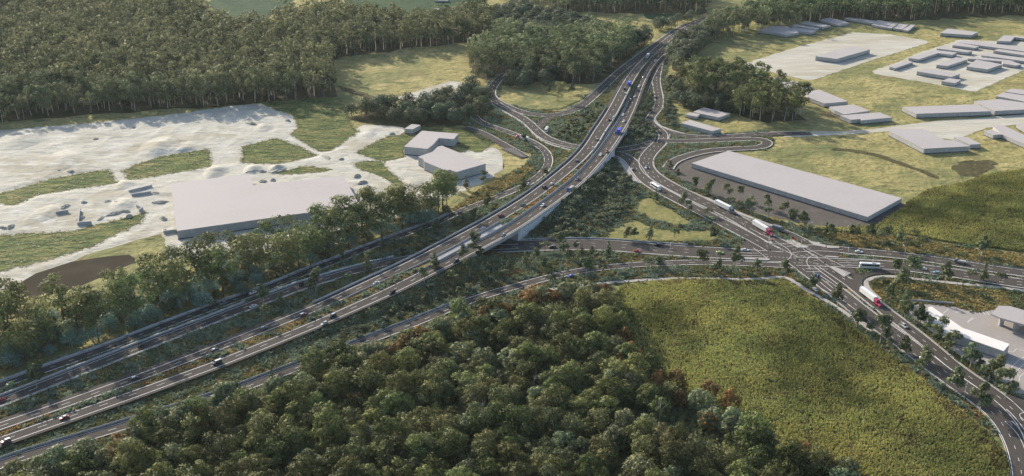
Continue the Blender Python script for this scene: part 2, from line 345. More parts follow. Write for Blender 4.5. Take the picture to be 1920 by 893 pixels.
rd('L2', 'slip_road', 'long single-lane slip road below the motorway to the junction', [(-40, 889), (0, 874), (42, 858.5), (108, 838.5), (187, 815), (261, 792), (350, 765), (440, 735.5), (520, 705), (612, 671), (700, 637), (787, 604), (840, 582), (900, 559), (960, 541), (1000, 530), (1049, 517), (1098.6, 508), (1147.9, 502), (1197, 497.8), (1240, 495.6), (1304.6, 493.5), (1354, 494.5), (1403, 496), (1452.5, 498.5), (1490, 500)], 4.6, 3.6, [(3.6, 'solid'), (-2.9, 'solid'), (0.2, 'dash')])
rd('D', 'loop_road', 'loop road leaving the motorway round the sunlit clearing', [(985, 126), (950.9, 138), (933.6, 151), (923.5, 165), (920.5, 178), (928.7, 189.5), (950.9, 200.5), (978, 211), (1012.5, 217.6), (1044.5, 216.3), (1080, 206.5), (1099.7, 192.5), (1114, 180), (1129.3, 166), (1153.9, 142), (1176, 124), (1206, 102), (1232, 83), (1262, 62), (1290, 46)], 4.6, 4.6, [(0, 'dash'), (4.0, 'solid'), (-4.0, 'solid')])
rd('E', 'local_road', 'road curving down from the loop road and under the far bridge', [(930, 194), (938.6, 200.5), (963.2, 213.6), (987.9, 228.8), (1003, 243), (1017.4, 256), (1042, 267.5), (1076.6, 276), (1110, 281), (1154.8, 282.5), (1189.3, 278), (1214, 272), (1233.6, 264)], 4.8, 4.8, [(0, 'dash'), (4.2, 'solid'), (-4.2, 'solid')])
rd('EL', 'link_road', 'short link between the loop road and the curving road', [(1006, 246), (1011, 237), (1019, 228), (1030, 221), (1044, 216)], 4.2, 4.2, [(0, 'dash')])
rd('C3', 'parking_lane', 'short lane with hatched parking bays behind the L-shaped building', [(872, 240), (884, 243), (904, 249.5), (923.8, 260), (950.9, 275.5), (975, 289), (986, 296)], 4.0, 4.0, [(3.2, 'solid')])
rd('G', 'slip_road', 'slip road from under the far bridge to the arterial', [(1120, 283), (1152, 287.5), (1172, 294), (1186, 306), (1195, 320), (1207, 336), (1221.3, 347.5), (1250.9, 365), (1287.9, 384.3), (1327.3, 404.5), (1361.8, 422), (1390, 437), (1415, 450), (1450, 470)], 5.4, 5.4, [(0, 'dash'), (4.8, 'solid'), (-4.8, 'solid')])
rd('H1', 'arterial_road', 'three-lane arterial carriageway alongside the dirt yard', [(1243, 252), (1238, 268), (1222, 284), (1212, 298), (1211.5, 313.6), (1219, 324), (1231, 334), (1255.8, 349), (1287.9, 365.2), (1322.4, 382), (1353.9, 396.8), (1386, 413.5), (1418, 433), (1450, 452), (1500, 476), (1560, 505)], 6.2, 6.2, [(5.4, 'solid'), (-5.4, 'solid'), (1.8, 'dash'), (-1.8, 'dash')])
rd('HS', 'slip_lane', 'left-turn slip lane past the stopped trucks', [(1395, 412), (1425, 424), (1457, 430), (1485, 441), (1510, 454), (1535, 464), (1560, 470), (1590, 474)], 3.2, 3.0, [(2.6, 'solid')])
rd('Q', 'side_road', 'side road climbing beside the concrete footpath on the right', [(1262, 62), (1246, 92), (1238, 112), (1233.5, 131), (1230.5, 150), (1232.5, 168), (1236, 186), (1234, 203), (1224, 216), (1217, 226), (1224, 236), (1238, 245), (1245, 256), (1240, 268)], 4.2, 4.2, [(0, 'dash'), (3.6, 'solid'), (-3.6, 'solid')])
rd('RR', 'side_road', 'upper side road leading to the pale access road', [(1240, 244), (1258, 250), (1289.5, 256.5), (1330, 258.5), (1363, 257.2), (1400, 254.5), (1440, 252.5), (1480, 251.5), (1520, 250.5)], 4.4, 4.4, [(3.9, 'solid'), (0, 'dash')])
rd('R2', 'side_road', 'lower side road with a turning loop at its end', [(1236, 264), (1256, 266), (1300, 265.5), (1350, 264), (1395, 262), (1425, 262), (1440, 266), (1436, 275), (1412, 279), (1370, 280.5), (1325, 284.5), (1290, 293), (1262, 304), (1252, 318)], 4.6, 4.6, [(4.0, 'solid'), (-4.0, 'solid')])
rd('I1', 'arterial_road', 'wide carriageway from the junction down to the bottom right corner', [(1490, 490), (1515, 509), (1540, 528), (1572.5, 553.5), (1609.3, 583), (1634, 602), (1660, 620), (1703, 651), (1749, 688), (1790.9, 718.5), (1827.9, 744), (1862, 769), (1886, 795), (1903, 822), (1915, 852), (1924, 890), (1928, 930)], 7.4, 6.6, [(6.6, 'solid'), (-5.8, 'solid'), (2.2, 'dash'), (-2.0, 'dash')])
rd('I2', 'arterial_road', 'two-lane carriageway past the service station', [(1520, 484), (1545, 500), (1572.5, 518.6), (1590, 530), (1609.5, 545), (1626.5, 559.5), (1663.5, 587.9), (1707.9, 621.5), (1744.8, 651), (1790.9, 690), (1827.9, 716), (1867.3, 742), (1895, 766), (1925, 800), (1945, 850)], 4.8, 4.8, [(4.0, 'solid'), (-4.0, 'solid'), (0, 'dash')])
rd('IE', 'arterial_road', 'road merging from the right edge below the service station', [(1850, 752), (1885, 755), (1920, 764), (1990, 790)], 8.0, 6.5, [])
rd('M1', 'arterial_road', 'upper carriageway of the east arm beyond the junction', [(1480, 470), (1538, 466.4), (1572.5, 470), (1612, 474), (1650, 477), (1683, 480.3), (1732.5, 486.5), (1800, 496.4), (1860, 506), (1920, 514.5), (2000, 525)], 5.8, 5.2, [(5.0, 'solid'), (-4.4, 'solid'), (0.3, 'dash')])
rd('M2', 'arterial_road', 'lower carriageway of the east arm with the waiting coach', [(1490, 492), (1540, 493.5), (1597, 496), (1658.6, 499), (1707.9, 503.3), (1757, 509.8), (1800, 516), (1860, 525.5), (1920, 534.5), (2000, 546)], 7.2, 6.6, [(6.4, 'solid'), (-5.8, 'solid'), (2.0, 'dash'), (-2.0, 'dash')])
rd('MS', 'slip_lane', 'left-turn slip lane round the corner island', [(1690, 511), (1660, 510), (1636, 511), (1614, 517), (1602, 526), (1604, 536), (1614, 548)], 3.4, 3.4, [])
# junction apron
APRON = [(1452, 489), (1440, 476), (1440, 465), (1462, 462), (1490, 470), (1518, 472), (1545, 466), (1572, 476), (1574, 492), (1600, 500), (1606, 518), (1570, 512), (1600, 538), (1560, 545), (1505, 512), (1480, 506)]
AP2 = [(1200, 300), (1195, 284), (1216, 270), (1228, 256), (1246, 244), (1256, 262), (1240, 274), (1226, 290), (1218, 306)]
AP3 = [(1780, 712), (1810, 706), (1850, 728), (1890, 744), (1925, 752), (1960, 790), (1930, 850), (1900, 800), (1860, 762), (1815, 736)]
AP4 = [(1395, 447), (1420, 452), (1450, 465), (1452, 490), (1400, 490), (1388, 470)]
ROADPTS = np.vstack([np.vstack([d['line'].off(o)[:, :2] for o in (d['L'], 0, -d['R'])]) for k, d in RD.items()])

A_PX = [(-70, 827), (-20, 809), (38.2, 788.8), (91.7, 770.4), (142.9, 752.4), (192.5, 734.6), (286.2, 700.7), (329.9, 683.7), (373.5, 667.4), (452.7, 636.2), (527.4, 605.9), (595.9, 577.8), (657.2, 549.8),
        (686.2, 536.3), (740.5, 511.4), (787.3, 489.2), (832.7, 465.2), (873.9, 443.2), (926.9, 413.9), (974.2, 385.3), (1002.6, 366.5), (1035, 342), (1066.7, 316), (1092.4, 292), (1110, 270), (1122, 250), (1137, 228),
        (1150.5, 206), (1162, 184), (1172.5, 164), (1183, 146), (1197, 127), (1213, 109.6), (1232.8, 92), (1258.6, 70), (1283.2, 55), (1312.8, 41), (1369.5, 22.2), (1410, 10), (1470, -6)]
B_PX = [(-60, 850), (-5, 831.5), (50, 812), (104.2, 793), (157, 774.5), (207.7, 756.8), (256.9, 739.4), (304, 722.4), (349.6, 705.6), (394.7, 689.4), (435.7, 673), (475.9, 657.2), (514.1, 641.9), (551.3, 626.6),
        (587.8, 611.6), (654, 582.8), (715.8, 555.5), (771.3, 528.6), (823.4, 502.8), (866.5, 479.7), (899.6, 462.2), (939.7, 440.7), (975.5, 419), (1006.6, 397.3), (1025.5, 384.2), (1058.9, 359.7), (1088.9, 335),
        (1105, 318), (1121, 300), (1136, 281), (1149, 263), (1160, 245), (1171, 226), (1181, 205), (1190, 182), (1199, 158), (1212, 133), (1227, 113.5), (1246, 96), (1268, 78), (1291, 62), (1320, 47), (1375, 28), (1416, 15), (1476, -2)]
LA, LB = Line(A_PX, zm), Line(B_PX, zm)
def A_L(l): return np.interp(l.u, [600, 820, 1125, 1170, 1210], [6.2, 7.0, 7.2, 7.2, 6.2])
def A_R(l): return np.interp(l.u, [600, 800, 1125, 1180, 1230], [4.2, 5.4, 5.6, 5.6, 4.6])
def B_L(l): return np.interp(l.u, [600, 800, 1150, 1200, 1240], [4.2, 5.3, 5.3, 4.8, 4.4])
def B_R(l): return np.interp(l.u, [600, 820, 1150], [5.6, 5.7, 6.0])
# bridge openings, as stretches of the lower carriageway
sp = lambda u, v: LB.near(*g(u, v, zm(u)))
SPAN = [(sp(889, 468), sp(958, 429)), (sp(1138, 279), sp(1159, 247))]
WALLRUN = 58.0
def emb_factor(s):
    """share of the embankment that stands beside the lower carriageway at station s"""
    f = 1.0
    for k, (a, b) in enumerate(SPAN):
        if a - 1 <= s <= b + 1: return 0.0
        run = WALLRUN
        if k == 0:
            if s > b: f = min(f, (s - b) / run)
            else: f = min(f, (a - s) / 6.0)
        else:
            if s < a: f = min(f, (a - s) / run)
            else: f = min(f, (s - b) / 14.0)
    return max(0.0, min(1.0, f))
MS = np.vstack([LA.P[::1], LB.P[::1]])
# embankment height per sample: lower carriageway by its walls, upper by nearest lower station
_eB = np.array([emb_factor(x) for x in LB.s])
_iA = [int(np.argmin(((LB.P[:, :2] - p[:2]) ** 2).sum(1))) for p in LA.P]
_eA = np.array([1.0 if _eB[i] > 0 else 0.0 for i in _iA])
for k in range(len(_eA)):
    if _eA[k] > 0:
        j = _iA[k]; st_ = LB.s[j]
        _eA[k] = min(1.0, min((min(abs(st_ - a), abs(st_ - b)) for a, b in SPAN)) / 8.0)
ME = np.concatenate([_eA, _eB])
MHW = np.concatenate([np.full(len(LA.P), 5.3), np.full(len(LB.P), 5.3)])
def height(x, y):
    """embankment height above the flat ground at world points"""
    x = np.atleast_1d(np.asarray(x, float)); y = np.atleast_1d(np.asarray(y, float)); out = np.zeros(len(x))
    for k in range(0, len(x), 4000):
        xs, ys = x[k:k + 4000, None], y[k:k + 4000, None]
        d = np.sqrt((xs - MS[None, :, 0]) ** 2 + (ys - MS[None, :, 1]) ** 2)
        h = (MS[:, 2] * ME)[None, :] - 0.45 - np.maximum(0, d - MHW[None, :]) / 2.2
        h = np.maximum(0, h.max(1))
        w = h > 0.05
        if w.any():
            q = ROADPTS[(ROADPTS[:, 1] < 1200)]
            dr = np.concatenate([np.sqrt(((np.stack([xs[w, 0][c:c + 500], ys[w, 0][c:c + 500]], 1)[:, None, :] - q[None]) ** 2).sum(2)).min(1) for c in range(0, int(w.sum()), 500)])
            h[w] = np.minimum(h[w], np.maximum(0, dr - 3.2) / 1.1)
        out[k:k + 4000] = h
    return out
# one ground sheet: fine under the interchange, wide cells out to the horizon
def axis(lo, hi, step, far):
    a = list(np.arange(lo, hi + 0.1, step)); d = step; x = a[-1]
    while x < far: d *= 1.5; x += d; a.append(x)
    d = step; x = a[0]; pre = []
    while x > -far: d *= 1.5; x -= d; pre.append(x)
    return np.array(pre[::-1] + a)
gx, gy = axis(-330, 330, 2.5, 9000), axis(380, 1180, 2.5, 14000)
GX, GY = np.meshgrid(gx, gy)
GZ = np.zeros(GX.size)
inn = ((GX > -340) & (GX < 345) & (GY > 370) & (GY < 1190)).ravel()
GZ[inn] = height(GX.ravel()[inn], GY.ravel()[inn])
nx, ny = len(gx), len(gy)
ii = (np.arange(ny - 1)[:, None] * nx + np.arange(nx - 1)[None, :]).ravel()
ground = link('ground', npmesh('ground', np.column_stack([GX.ravel(), GY.ravel(), GZ]), np.column_stack([ii, ii + 1, ii + nx + 1, ii + nx]), M['grass'], smooth=True))
tag(ground, 'dry yellow-green paddock ground around the motorway interchange', 'ground', kind='structure')
_fx, _fy = gx[(gx >= -331) & (gx <= 331)], gy[(gy >= 379) & (gy <= 1181)]
_HZ = height(*[q.ravel() for q in np.meshgrid(_fx, _fy)]).reshape(len(_fy), len(_fx))
def hz(x, y):
    x, y = np.atleast_1d(np.asarray(x, float)), np.atleast_1d(np.asarray(y, float))
    fx = np.clip((x - _fx[0]) / 2.5, 0, len(_fx) - 1.001); fy = np.clip((y - _fy[0]) / 2.5, 0, len(_fy) - 1.001)
    i, j = fx.astype(int), fy.astype(int); a, b = fx - i, fy - j
    z = _HZ[j, i] * (1 - a) * (1 - b) + _HZ[j, i + 1] * a * (1 - b) + _HZ[j + 1, i] * (1 - a) * b + _HZ[j + 1, i + 1] * a * b
    z[(x < _fx[0]) | (x > _fx[-1]) | (y < _fy[0]) | (y > _fy[-1])] = 0
    return z

# ------------------------------------------------------------------ raster masks (1 m cells) used when planting
RX0, RY0, RNX, RNY = -800, 360, 1700, 1300
ROADMASK = np.zeros((RNY, RNX), dtype=bool)
def inpoly(x, y, P):
    x, y = np.asarray(x, float), np.asarray(y, float); c = np.zeros(x.shape, bool); n = len(P)
    for i in range(n):
        x1, y1, x2, y2 = P[i][0], P[i][1], P[(i + 1) % n][0], P[(i + 1) % n][1]
        if y1 == y2: continue
        c ^= ((y1 > y) != (y2 > y)) & (x < (x2 - x1) * (y - y1) / (y2 - y1) + x1)
    return c
def fill(mask, P):
    P = np.asarray(P); x0, x1 = int(max(0, P[:, 0].min() - RX0)), int(min(RNX - 1, P[:, 0].max() - RX0 + 1))
    y0, y1 = int(max(0, P[:, 1].min() - RY0)), int(min(RNY - 1, P[:, 1].max() - RY0 + 1))
    if x1 <= x0 or y1 <= y0: return
    X, Y = np.meshgrid(np.arange(x0, x1 + 1) + RX0 + 0.5, np.arange(y0, y1 + 1) + RY0 + 0.5)
    mask[y0:y1 + 1, x0:x1 + 1] |= inpoly(X, Y, P)
def masked(mask, x, y):
    i, j = (np.asarray(x) - RX0).astype(int), (np.asarray(y) - RY0).astype(int)
    ok = (i >= 0) & (i < RNX) & (j >= 0) & (j < RNY)
    out = np.zeros(len(i), bool); out[ok] = mask[j[ok], i[ok]]; return out

# ------------------------------------------------------------------ patches of ground cover and paving
NP = [0]
def densify(P, step, wob, seed):
    rr = np.random.default_rng(seed); out = []
    for i in range(len(P)):
        a, b = P[i], P[(i + 1) % len(P)]; n = max(1, int(np.linalg.norm(b - a) / step))
        for k in range(n):
            q = a + (b - a) * k / n
            if k: q = q + rr.normal(0, wob, 2)
            out.append(q)
    return np.array(out)
def tri_fill(poly):
    from mathutils.geometry import tessellate_polygon
    return [tuple(t) for t in tessellate_polygon([[Vector((p[0], p[1], 0)) for p in poly]])]
GREENS, BAREP = [], []
def patch(name, px, mat, label, cat, z=None, wob=0.0, step=8.0, mask=False, kind='structure'):
    if name in ('green_mound', 'bare_ground') and wob: wob, step = min(wob * 1.3, 0.9), 3.0
    NP[0] += 1
    P = gs(px); P = densify(P, step, wob, NP[0]) if wob else P
    zz = (0.03 + 0.005 * NP[0]) if z is None else z
    fs = tri_fill(P); V = [(p[0], p[1], zz) for p in P]
    # faces up
    F2 = []
    for f in fs:
        a, b, c = (P[i] for i in f)
        F2.append(f if (b[0] - a[0]) * (c[1] - a[1]) - (b[1] - a[1]) * (c[0] - a[0]) > 0 else f[::-1])
    me = bpy.data.meshes.new(name); me.from_pydata(V, [], F2); me.materials.append(mat)
    o = link(name, me); tag(o, label, cat, kind=kind)
    if mask: fill(ROADMASK, P)
    (BAREP if name in ('bare_ground', 'access_road') else GREENS).append(P)
    return P

K = 2.977
patch('bare_ground', [(-60, 250), (90, 237), (200, 228), (340, 213), (470, 194), (490, 195), (515, 206), (545, 214), (562, 232), (556, 245), (545, 252), (575, 270), (600, 285), (620, 280), (650, 262), (665, 243), (685, 234), (755, 237), (760, 245),
      (745, 262), (800, 262), (860, 290), (905, 268), (940, 285), (945, 318), (905, 343), (860, 362), (800, 385), (740, 410), (640, 430), (520, 465), (400, 485), (340, 483), (318, 488), (306, 445), (250, 460), (150, 500), (60, 530), (20, 548), (-60, 575)],
      M['bare'], 'pale stripped ground around the large warehouse', 'bare ground', wob=0.8)
patch('green_mound', [(-40, 372), (0, 363), (100, 335), (201, 318.5), (221, 343.7), (134, 355), (67, 367), (20, 387), (-10, 378), (-40, 395)], M['green'], 'long green strip at the left edge of the pale ground', 'grass', wob=0.6)
patch('green_mound', [(232, 318), (300, 294), (390, 280), (397, 312), (340, 322), (240, 339)], M['green'], 'dark green grass wedge above the warehouse', 'grass', wob=0.5)
patch('green_mound', [(455, 275), (520, 260), (560, 275), (595, 293), (520, 308), (455, 306)], M['green'], 'small green wedge between two pale tracks', 'grass', wob=0.5)
patch('green_mound', [(490, 194), (560, 186), (640, 182), (648, 200), (660, 235), (671, 247), (650, 262), (618, 284), (600, 285), (545, 252), (560, 240), (552, 218), (515, 204)], M['green'], 'wide green triangle below the woodland edge', 'grass', wob=0.5)
patch('green_mound', [(-40, 450), (-10, 443), (134, 434), (275, 399), (262, 419), (168, 465), (67, 493), (-10, 512), (-40, 520)], M['green'], 'green and brown strip left of the warehouse', 'grass', wob=0.7)
patch('grass_bank', [(161, 478), (302, 438), (309, 475), (316, 490), (345, 490), (380, 560), (240, 590), (60, 640), (-40, 660), (-40, 575), (33, 548), (67, 520)], M['grass'], 'dry grass bank around the pond', 'grass', wob=0.7)
patch('pond', [(35, 532), (67, 513), (134, 491), (201, 481), (242, 478), (254, 485), (252, 493), (201, 515), (151, 537), (67, 562), (33, 548)], M['pond'], 'still brown farm pond', 'water')
patch('green_mound', [(668, 287), (728, 255), (760, 253), (772, 260), (757, 280), (757, 296), (720, 303)], M['green'], 'rough green mound beside the L-shaped building', 'grass', wob=0.4)
patch('green_mound', [(666, 307), (682, 302), (715, 303), (732, 323), (759, 347), (745, 350), (715, 330), (668, 315)], M['green'], 'narrow green tongue in the pale yard', 'grass', wob=0.4)
patch('green_mound', [(495, 327), (524, 321), (570, 312), (610, 315), (628, 319), (600, 323), (560, 326)], M['green'], 'thin green strip behind the warehouse', 'grass', wob=0.7)
patch('green_mound', [(760, 248), (800, 236), (880, 240), (905, 252), (925, 268), (900, 288), (868, 278), (830, 258)], M['green'], 'shaded grass behind the L-shaped building', 'grass', wob=0.4)
patch('bare_ground', [(740, 184), (800, 166), (845, 152), (880, 157), (872, 186), (800, 196)], M['bare'], 'small pale pad in the meadow', 'bare ground', wob=0.4)
patch('bare_ground', [(1388, 122), (1500, 87), (1600, 61), (1670, 65), (1735, 76), (1743, 80), (1640, 112), (1525, 150), (1510, 150)], M['bare_far'], 'broad pale hardstand with one long building', 'hardstand', wob=0.5)
patch('bare_ground', [(1635, 134), (1680, 118), (1720, 100), (1800, 75), (1960, 80), (1960, 115), (1890, 145), (1830, 172), (1812, 170), (1740, 156), (1640, 139)], M['bare_far'], 'pale yard between the far cluster of long sheds', 'hardstand', wob=0.5)
patch('access_road', [(1470, 248.5), (1520, 246), (1570, 247), (1640, 242), (1700, 234), (1760, 227), (1960, 212), (1960, 228), (1850, 240), (1790, 263), (1750, 258), (1740, 246), (1660, 247), (1600, 252), (1500, 257), (1470, 257)], M['bare_far'], 'pale access road past the right-hand sheds', 'road', wob=0.3)
patch('lush_field', [(378, -22), (560, -22), (545, 10), (520, 22), (490, 40), (430, 42), (398, 20)], M['lush'], 'deep green field beyond the woodland', 'field', wob=2)
patch('lush_field', [(640, -22), (960, -22), (880, 20), (850, 32), (800, 34), (720, 30), (650, 15)], M['lush'], 'deep green clearing behind the meadow woodland', 'field', wob=2)
patch('lush_field', [(1205, 24), (1240, 16), (1300, 20), (1290, 32), (1250, 40), (1215, 36)], M['lush'], 'bright green mound by the far motorway', 'field', wob=1)
patch('bare_ground', [(1238, 20), (1260, 18), (1262, 24), (1243, 26)], M['bare'], 'tiny pale pad on the green mound', 'bare ground')
patch('dirt_yard', [(1246, 318), (1262, 296), (1300, 287), (1340, 284), (1366, 290), (1688, 379), (1703, 386), (1640, 425), (1560, 425), (1500, 418), (1440, 405), (1380, 385), (1330, 366), (1290, 346)], M['yard'], 'grey-brown dirt yard around the long warehouse', 'yard', wob=0.3, mask=True)
VERGE = [(-120, 760), (0, 712), (140, 662), (330, 592), (480, 540), (620, 484), (740, 436), (850, 392), (905, 352), (985, 310), (1000, 290), (960, 276), (900, 262), (868, 235), (876, 208), (905, 188), (918, 150), (960, 130), (940, 160), (935, 185), (985, 204), (1060, 210), (1100, 186), (1140, 158), (1185, 118), (1235, 80),
         (1300, 40), (1330, 38), (1275, 80), (1255, 105), (1247, 150), (1262, 200), (1275, 236), (1330, 254), (1440, 244), (1452, 268), (1436, 282), (1380, 284), (1300, 290), (1256, 316), (1290, 344), (1330, 366), (1440, 409), (1530, 430), (1660, 436), (1800, 462), (2000, 486), (2000, 620), (1900, 600), (1720, 572), (1699, 582), (1706, 594), (1728, 612), (1770, 645), (1796, 667), (1836, 692), (1869, 707), (1905, 742), (2000, 775), (2000, 960),
         (1915, 960), (1905, 880), (1880, 830), (1820, 780), (1750, 730), (1690, 684), (1600, 612), (1530, 560), (1480, 528), (1400, 528), (1300, 523), (1165, 534), (1060, 545), (980, 560), (860, 606), (620, 700), (400, 785), (180, 860), (-120, 950)]
# the planted verge follows the embankments: drape it on the terrain
VP_ = gs(VERGE)
def drape(name, P, mat, label, cat, dz, cell=2.5):
    x0, x1, y0, y1 = P[:, 0].min(), P[:, 0].max(), P[:, 1].min(), P[:, 1].max()
    xs = np.arange(math.floor(x0 / cell) * cell, x1 + cell, cell); ys = np.arange(math.floor(y0 / cell) * cell, y1 + cell, cell)
    X, Y = np.meshgrid(xs, ys); Z = hz(X.ravel(), Y.ravel()) + dz
    n = len(xs); i = (np.arange(len(ys) - 1)[:, None] * n + np.arange(n - 1)[None, :]).ravel()
    cx, cy = X.ravel()[i] + cell / 2, Y.ravel()[i] + cell / 2
    keep = i[inpoly(cx, cy, P)]
    o = link(name, npmesh(name, np.column_stack([X.ravel(), Y.ravel(), Z]), np.column_stack([keep, keep + 1, keep + n + 1, keep + n]), mat, smooth=True))
    return tag(o, label, cat, kind='structure')
drape('planted_verge', VP_, M['verge'], 'rust and green planted verges and embankments of the interchange', 'verge', 0.05)
OCHRE1 = [(1508, 428), (1560, 436), (1660, 437), (1800, 464), (2000, 488), (2000, 512), (1880, 498), (1780, 486), (1680, 472), (1600, 461), (1545, 448)]
OCHRE2 = [(1622, 532), (1660, 524), (1720, 532), (1800, 538), (1920, 552), (2000, 562), (2000, 600), (1890, 586), (1800, 584), (1710, 568), (1690, 590), (1650, 560)]
OCHRE3 = [(800, 425), (850, 392), (905, 352), (985, 312), (1000, 318), (960, 350), (900, 378), (850, 403), (805, 425)]
for k, (oc, lb) in enumerate(((OCHRE1, 'yellow flowering groundcover strip above the right-hand road'), (OCHRE2, 'yellow groundcover wedge above the service station'), (OCHRE3, 'ochre bank beside the service road below the L-shaped building'))):
    patch('ochre_verge', oc, M['ochre'], lb, 'groundcover', z=0.34 + 0.01 * k, wob=0.6, step=6)
LAWN1 = [(1190, 395), (1198, 376), (1210, 370), (1225, 374), (1260, 395), (1297, 420), (1275, 424), (1225, 413), (1200, 403)]
LAWN2 = [(1135, 448), (1150, 430), (1185, 414), (1200, 416), (1212, 424), (1240, 431), (1290, 434), (1330, 433), (1348, 445), (1330, 452), (1200, 454)]
LAWN3 = [(930, 186), (950, 178), (1000, 168), (1060, 158), (1120, 160), (1130, 168), (1100, 178), (1085, 190), (1050, 205), (1000, 207), (960, 198)]
LW = [patch('lawn', LAWN1, M['lawn'], 'upper mown lawn island in the triangle of roads', 'lawn', z=0.40, wob=0.4, step=4, mask=True),
      patch('lawn', LAWN2, M['lawn'], 'lower mown lawn strip beside the arterial road', 'lawn', z=0.41, wob=0.4, step=4, mask=True),
      patch('lawn', LAWN3, M['grass'], 'sunlit grass clearing inside the loop road', 'lawn', z=0.42, wob=0.5, step=5, mask=True)]
CORN1 = [(1150, 560), (1163, 540), (1240, 528), (1300, 524), (1400, 529), (1470, 526), (1500, 545), (1580, 600), (1690, 684), (1790, 763), (1850, 812), (1880, 850), (1905, 900), (1915, 970), (1300, 1000), (1200, 860), (1190, 740), (1180, 640)]
CORN2 = [(1530, 429), (1590, 427), (1638, 424), (1690, 388), (1740, 357), (1800, 345), (1860, 326), (1920, 318), (2000, 312), (2000, 488), (1920, 474), (1800, 459), (1700, 440), (1600, 438), (1530, 433)]
patch('corn_soil', CORN1, M['cornsoil'], 'soil under the large front crop field', 'soil', z=0.10)
patch('corn_soil', CORN2, M['cornsoil'], 'soil under the right-hand crop field', 'soil', z=0.11)
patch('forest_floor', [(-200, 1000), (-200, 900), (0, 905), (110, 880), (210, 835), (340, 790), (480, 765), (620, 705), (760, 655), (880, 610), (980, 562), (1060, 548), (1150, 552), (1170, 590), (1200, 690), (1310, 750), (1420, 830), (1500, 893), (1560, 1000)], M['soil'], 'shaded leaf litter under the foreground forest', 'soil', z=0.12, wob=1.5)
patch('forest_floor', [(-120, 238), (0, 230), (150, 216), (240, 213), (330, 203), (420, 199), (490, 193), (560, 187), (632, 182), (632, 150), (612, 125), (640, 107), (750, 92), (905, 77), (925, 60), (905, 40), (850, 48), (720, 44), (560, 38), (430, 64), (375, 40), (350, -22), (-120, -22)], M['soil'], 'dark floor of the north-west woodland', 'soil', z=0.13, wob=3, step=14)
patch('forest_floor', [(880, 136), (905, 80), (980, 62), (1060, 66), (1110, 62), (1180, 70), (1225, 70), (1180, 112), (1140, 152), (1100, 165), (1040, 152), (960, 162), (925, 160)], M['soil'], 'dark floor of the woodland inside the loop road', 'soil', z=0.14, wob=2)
patch('forest_floor', [(1060, 22), (1200, 26), (1325, 24), (1335, -22), (1040, -22)], M['soil'], 'dark floor of the far north woodland', 'soil', z=0.15, wob=3)
patch('forest_floor', [(1262, 118), (1330, 128), (1420, 158), (1512, 225), (1440, 232), (1380, 214), (1300, 212), (1262, 180)], M['soil'], 'dark floor of the grove above the long warehouse', 'soil', z=0.16, wob=2)
patch('forest_floor', [(1250, 75), (1340, 40), (1470, 40), (1700, 40), (1960, 26), (1960, -22), (1500, -22), (1380, 30), (1300, 60)], M['soil'], 'dark floor of the north-east tree belt', 'soil', z=0.17, wob=3)
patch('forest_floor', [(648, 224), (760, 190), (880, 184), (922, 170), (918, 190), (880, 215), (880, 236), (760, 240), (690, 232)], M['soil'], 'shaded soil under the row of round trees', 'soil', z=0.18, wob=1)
patch('boggy_ground', [(1785, 312), (1808, 302), (1850, 300), (1872, 308), (1850, 322), (1830, 332), (1800, 330)], M['bog'], 'dark boggy patch in the paddock beyond the long warehouse', 'bog', wob=1.5, step=5)
patch('creek_line', [(1560, 278), (1600, 281), (1640, 288), (1690, 304), (1740, 322), (1760, 332), (1758, 336), (1730, 325), (1685, 309), (1640, 293), (1600, 286), (1560, 282)], M['bog'], 'thin dark drain winding across the paddock beyond the long warehouse', 'drain', wob=0.8, step=5)
patch('creek_line', [(630, 160), (660, 168), (690, 176), (712, 186), (700, 188), (668, 178), (640, 170)], M['bog'], 'dark furrow at the lower left of the sunlit meadow', 'drain', wob=0.8, step=5)
patch('forecourt', [(1700, 574), (1735, 571), (1790, 577), (1830, 588), (1860, 582), (1925, 598), (2000, 618), (2000, 748), (1900, 738), (1868, 705), (1835, 690), (1795, 665), (1770, 640), (1725, 605), (1704, 590)], M['forecourt'], 'pale paved forecourt of the service station', 'forecourt', z=0.40, mask=True)
# ------------------------------------------------------------------ building the roads
NR = [0]
def ribbon(line, a, b, dz):
    """quad strip between lateral offsets a (left) and b (right)"""
    Lp, Rp = line.off(a, dz), line.off(b, dz); n = len(Lp)
    i = np.arange(n - 1)
    return np.vstack([Lp, Rp]), np.column_stack([n + i, n + i + 1, i + 1, i])
def sub(line, s0, s1, step=3.0):
    o = Line.__new__(Line); n = max(2, int((s1 - s0) / step) + 1)
    o.P = np.array([line.at(q)[0] for q in np.linspace(s0, s1, n)]); o.fin(); return o
def marks_mesh(line, marks, dz, cyc=12.0, w=0.2, skip=()):
    Vs, Fs, n = [], [], 0
    for off, typ in marks:
        if typ == 'solid':
            V, Fq = ribbon(line, off + w * 0.8, off - w * 0.8, dz); Vs.append(V); Fs.append(Fq + n); n += len(V)
        else:
            for s0 in np.arange(2, line.s[-1] - 4, cyc):
                pa, ta, na = line.at(s0); pb, tb, nb = line.at(s0 + cyc * 0.28)
                Q = [pa[:2] + na * (off + w / 2), pa[:2] + na * (off - w / 2), pb[:2] + nb * (off - w / 2), pb[:2] + nb * (off + w / 2)]
                V = np.array([(Q[0][0], Q[0][1], pa[2] + dz), (Q[1][0], Q[1][1], pa[2] + dz), (Q[2][0], Q[2][1], pb[2] + dz), (Q[3][0], Q[3][1], pb[2] + dz)])
                Vs.append(V); Fs.append(np.array([[n, n + 1, n + 2, n + 3]])); n += 4
    return np.vstack(Vs), np.vstack(Fs)
ROADTOP = {}
